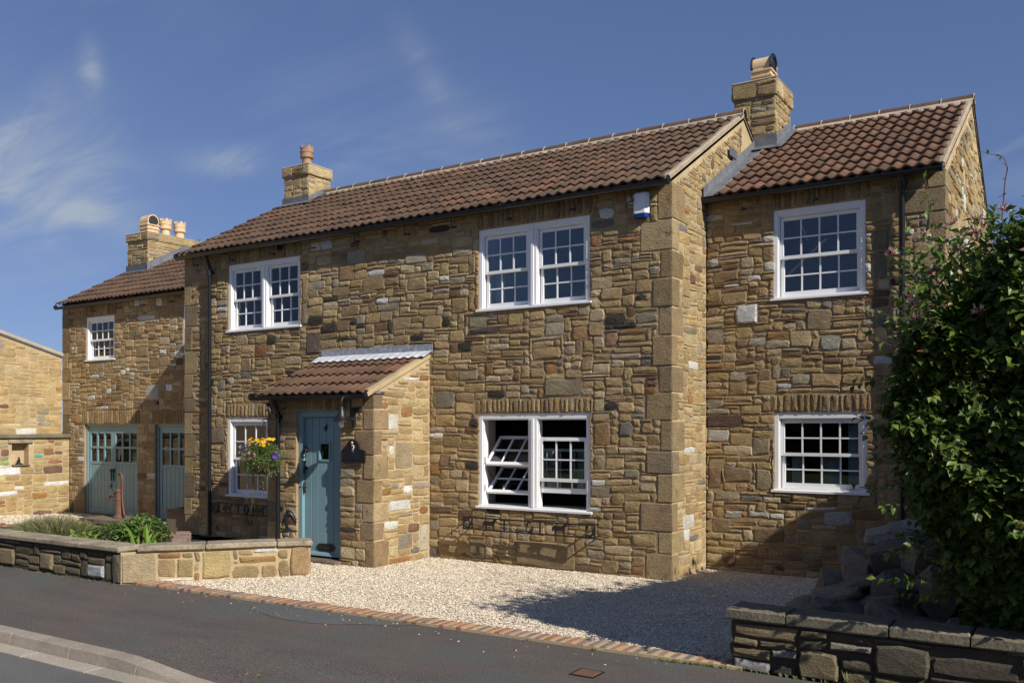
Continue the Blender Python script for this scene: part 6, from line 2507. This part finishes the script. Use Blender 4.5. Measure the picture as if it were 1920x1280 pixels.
for i in range(9):
    x, y = 3.65 + .30 * i, -2.4 + rg.uniform(-.3, .3)
    pts = [Vector((x, y, -.02))]
    for k in range(8):
        pts.append(pts[-1] + Vector((rg.uniform(-.08, .08), rg.uniform(-.08, .08), .36)))
    b = MB()
    b.tube(pts, [.035 - .003 * k for k in range(9)], 6)
    for k in range(2, 9):
        for s in range(3):
            w = rg.uniform(0, 6.28)
            L_ = rg.uniform(.35, .75)
            b.tube([pts[k], pts[k] + Vector((math.cos(w) * L_ * .5, math.sin(w) * L_ * .5, .15)), pts[k] + Vector((math.cos(w) * L_, math.sin(w) * L_, .22))], [.010, .007, .003], 4)
    b.build('stem', M['stem'], hd)
# shaded inner leaves so that the hedge is dense right through
b = MB()
for i in range(17000):
    x, y, z = rg.uniform(3.3, XH1), rg.uniform(-3.05, YB), rg.uniform(.1, 3.05)
    if x < hedge_left(y, z) + .25 or y < hedge_front(x, z) + .25:
        continue
    b.cur = jit_col(rg, rg.choice(GREENS), .3)
    v, f = leaf_verts(rg, Vector((x, y, z)), rg.uniform(.11, .17), UP + rvec(rg), rvec(rg), .85)
    b.add(v, f)
b.build('inner_foliage', M['leaf'], hd, kind='stuff', tint=True)

hs = thing('honeysuckle', (3.4, -2.4, 0), 'pink flowering honeysuckle climbing over the hedge top with long loose shoots', 'climbing plant')


def shoot(pts, r, leaf, every=.09, mat='stemred', cols=((.10, .15, .04), (.14, .19, .07), (.07, .11, .03)), nl=2):
    pts = [Vector(p) for p in pts]
    fine = []
    for i in range(len(pts) - 1):
        p0 = pts[max(0, i - 1)]
        p1, p2 = pts[i], pts[i + 1]
        p3 = pts[min(len(pts) - 1, i + 2)]
        for k in range(6):
            t = k / 6.0
            fine.append(.5 * ((2 * p1) + (p2 - p0) * t + (2 * p0 - 5 * p1 + 4 * p2 - p3) * t * t + (3 * p1 - p0 - 3 * p2 + p3) * t ** 3))
    fine.append(pts[-1])
    b = MB()
    b.tube(fine, [r * (1 - .7 * i / len(fine)) for i in range(len(fine))], 5)
    b.build('stem', M[mat], hs)
    acc = 0
    for i in range(1, len(fine)):
        acc += (fine[i] - fine[i - 1]).length
        if acc > every and i > 3:
            acc = 0
            d = (fine[i] - fine[i - 1]).normalized()
            for s in range(nl):
                o = rvec(rg)
                b = MB()
                b.cur = jit_col(rg, rg.choice(cols), .2)
                v, f = leaf_verts(rg, fine[i], leaf * rg.uniform(.7, 1.15), UP + rvec(rg) * .3, d * .6 + o, .5)
                b.add(v, f)
                b.build('leaf', M['leaf'], hs, fine[i], tint=True)


# the lone shoot arching into the sky, and others reaching over the wing wall
shoot([(3.70, -2.95, 3.30), (3.72, -2.98, 3.55), (3.735, -3.0, 3.66), (3.70, -3.0, 3.74), (3.63, -3.0, 3.765), (3.585, -3.0, 3.79)], .005, .045, .085)
shoot([(3.25, -2.3, 3.0), (3.15, -2.2, 3.45), (3.12, -2.2, 3.75), (3.08, -2.2, 3.9)], .004, .07, .12)
shoot([(3.2, -2.2, 2.3), (2.95, -2.2, 2.55), (2.72, -2.2, 2.60), (2.55, -2.2, 2.68)], .004, .075, .09)
shoot([(3.1, -2.3, 2.45), (2.85, -2.25, 2.75), (2.68, -2.2, 2.80), (2.62, -2.2, 2.92)], .004, .085, .08)
shoot([(3.1, -2.0, 2.3), (2.7, -1.9, 2.6), (2.4, -1.9, 2.73), (2.28, -1.9, 2.80)], .004, .07, .11)
shoot([(3.2, -2.6, 2.9), (3.0, -2.6, 3.15), (2.93, -2.6, 3.25)], .004, .08, .08)
shoot([(3.3, -2.6, 3.1), (3.2, -2.6, 3.5), (3.14, -2.6, 3.6)], .004, .08, .10)
shoot([(3.1, -2.9, .95), (2.90, -3.0, .92), (2.78, -3.05, .88)], .004, .06, .07)
shoot([(3.15, -2.8, 1.35), (2.85, -2.8, 1.38), (2.62, -2.8, 1.36)], .004, .06, .08)
shoot([(3.1, -2.7, 1.72), (2.8, -2.7, 1.80), (2.66, -2.7, 1.78)], .004, .06, .08)


def blossom(p, s=1.0):
    """a whorl of long curled tubes, pink outside and cream at the lips"""
    b = MB()
    n = rg.randint(9, 14)
    for i in range(n):
        w = 2 * math.pi * i / n + rg.uniform(-.2, .2)
        el = rg.uniform(-.1, 1.1)
        d = Vector((math.cos(w) * math.cos(el), math.sin(w) * math.cos(el), math.sin(el)))
        L_ = rg.uniform(.030, .048) * s
        a = d.orthogonal().normalized() * .0035 * s
        c = d.cross(a).normalized() * .0035 * s
        q = p + d * L_ * .6 + UP * .004
        e = p + d * L_ + UP * .002
        b.cur = jit_col(rg, (.48, .12, .20), .2)
        b.add([p - a * .5, p + a * .5, q + a, q - a], [(0, 1, 2, 3)])
        b.add([p - c * .5, p + c * .5, q + c, q - c], [(0, 1, 2, 3)])
        b.cur = jit_col(rg, rg.choice(((.72, .60, .42), (.74, .48, .46))), .1)
        lip = Vector((0, 0, -.010 * s))
        b.add([q - a * 1.6, q + a * 1.6, e + a * 1.2 + lip, e - a * 1.2 + lip], [(0, 1, 2, 3)])
        b.add([q - c * 1.6, q + c * 1.6, e + c * 1.4 - lip * .8, e - c * 1.4 - lip * .8], [(0, 1, 2, 3)])
    b.build('flower', M['petal'], hs, p, tint=True)


for i in range(85):
    x = 3.10 + 1.2 * rg.random() ** .9
    y = rg.uniform(-3.8, -2.6)
    z = hedge_top(x, y) + rg.uniform(.02, .14) + .66 * max(0, min(1, (4.1 - x) * 1.3)) * rg.random() ** .7
    blossom(Vector((x, y, z)), rg.uniform(.95, 1.4))
for i in range(22):
    y = rg.uniform(-3.75, -3.0)
    z = 1.9 + .9 * math.sqrt(rg.random())
    blossom(Vector((hedge_left(y, z) - rg.uniform(.0, .07), y, z)), rg.uniform(.9, 1.3))
for i in range(16):
    x, z = rg.uniform(3.1, 4.3), rg.uniform(2.2, 3.2)
    blossom(Vector((x, hedge_front(x, z) - .02, z)), rg.uniform(.9, 1.3))
b = MB()
for i in range(4200):
    x = rg.uniform(3.0, 4.6)
    y = rg.uniform(-3.8, -2.4)
    z = hedge_top(x, y) + rg.uniform(-.15, .08) + .62 * max(0, min(1, (4.1 - x) * 1.3)) * rg.random() ** 1.3
    if x < hedge_left(y, z) - .10:
        continue
    b.cur = jit_col(rg, rg.choice(((.10, .17, .035), (.15, .25, .04), (.075, .13, .03))), .25)
    v, f = leaf_verts(rg, Vector((x, y, z)), rg.uniform(.055, .10), UP + rvec(rg) * .6, rvec(rg) + Vector((0, -.2, .3)), .5)
    b.add(v, f)
b.build('foliage', M['leaf'], hs, kind='stuff', tint=True)

# ================================================================ weeds along the wall feet and gravel edge
def weeds(name, spots, seed, h=(.012, .035)):
    rg = random.Random(seed)
    b = MB()
    for (x0, y0, x1, y1, n) in spots:
        for i in range(n):
            t = rg.random()
            p = Vector((x0 + (x1 - x0) * t + rg.uniform(-.02, .02), y0 + (y1 - y0) * t + rg.uniform(-.02, .02), 0.0))
            b.cur = jit_col(rg, rg.choice(((.11, .14, .035), (.17, .16, .06), (.08, .11, .03), (.22, .19, .09))), .25)
            for k in range(rg.randint(3, 6)):
                d = Vector((rg.uniform(-.6, .6), rg.uniform(-.6, .6), 1)).normalized()
                L_ = rg.uniform(*h)
                s = d.orthogonal().normalized() * .004
                b.add([p - s, p + s, p + d * L_], [(0, 1, 2)])
    b.build(name, M['leaf'], None, (0, 0, 0), kind='stuff', tint=True)


weeds('grass_tufts', [(1.35, -3.50, 1.9, -3.44, 90), (1.9, -3.44, 4.5, -3.44, 120), (-9, -3.75, -5.4, -3.75, 90), (.75, -3.50, .80, -3.49, 8), (.10, -3.53, .14, -3.52, 6), (-1.1, -5.56, -.7, -5.56, 8)], 15)
weeds('tall_weeds', [(2.76, -3.44, 2.80, -3.43, 6)], 16, (.07, .15))

# ================================================================ ACROSS THE ROAD (behind the viewer, seen mirrored in the glass)
b = MB()
rg = random.Random(21)
for i in range(24000):
    x = rg.uniform(-66, 22)
    y = -25.5 + rg.uniform(-1.6, 1.6)
    top = 4.3 + 1.9 * noise.noise(Vector((x * .16, 2.2, 0))) + 1.0 * noise.noise(Vector((x * .5, 7, 0)))
    z = rg.uniform(0, top)
    b.cur = jit_col(rg, rg.choice(GREENS), .3)
    v, f = leaf_verts(rg, Vector((x, y, z)), rg.uniform(.5, .9), UP + rvec(rg), rvec(rg), .8)
    b.add(v, f)
b.build('far_hedgerow', M['leaf'], None, (0, 0, 0), kind='stuff', tint=True)
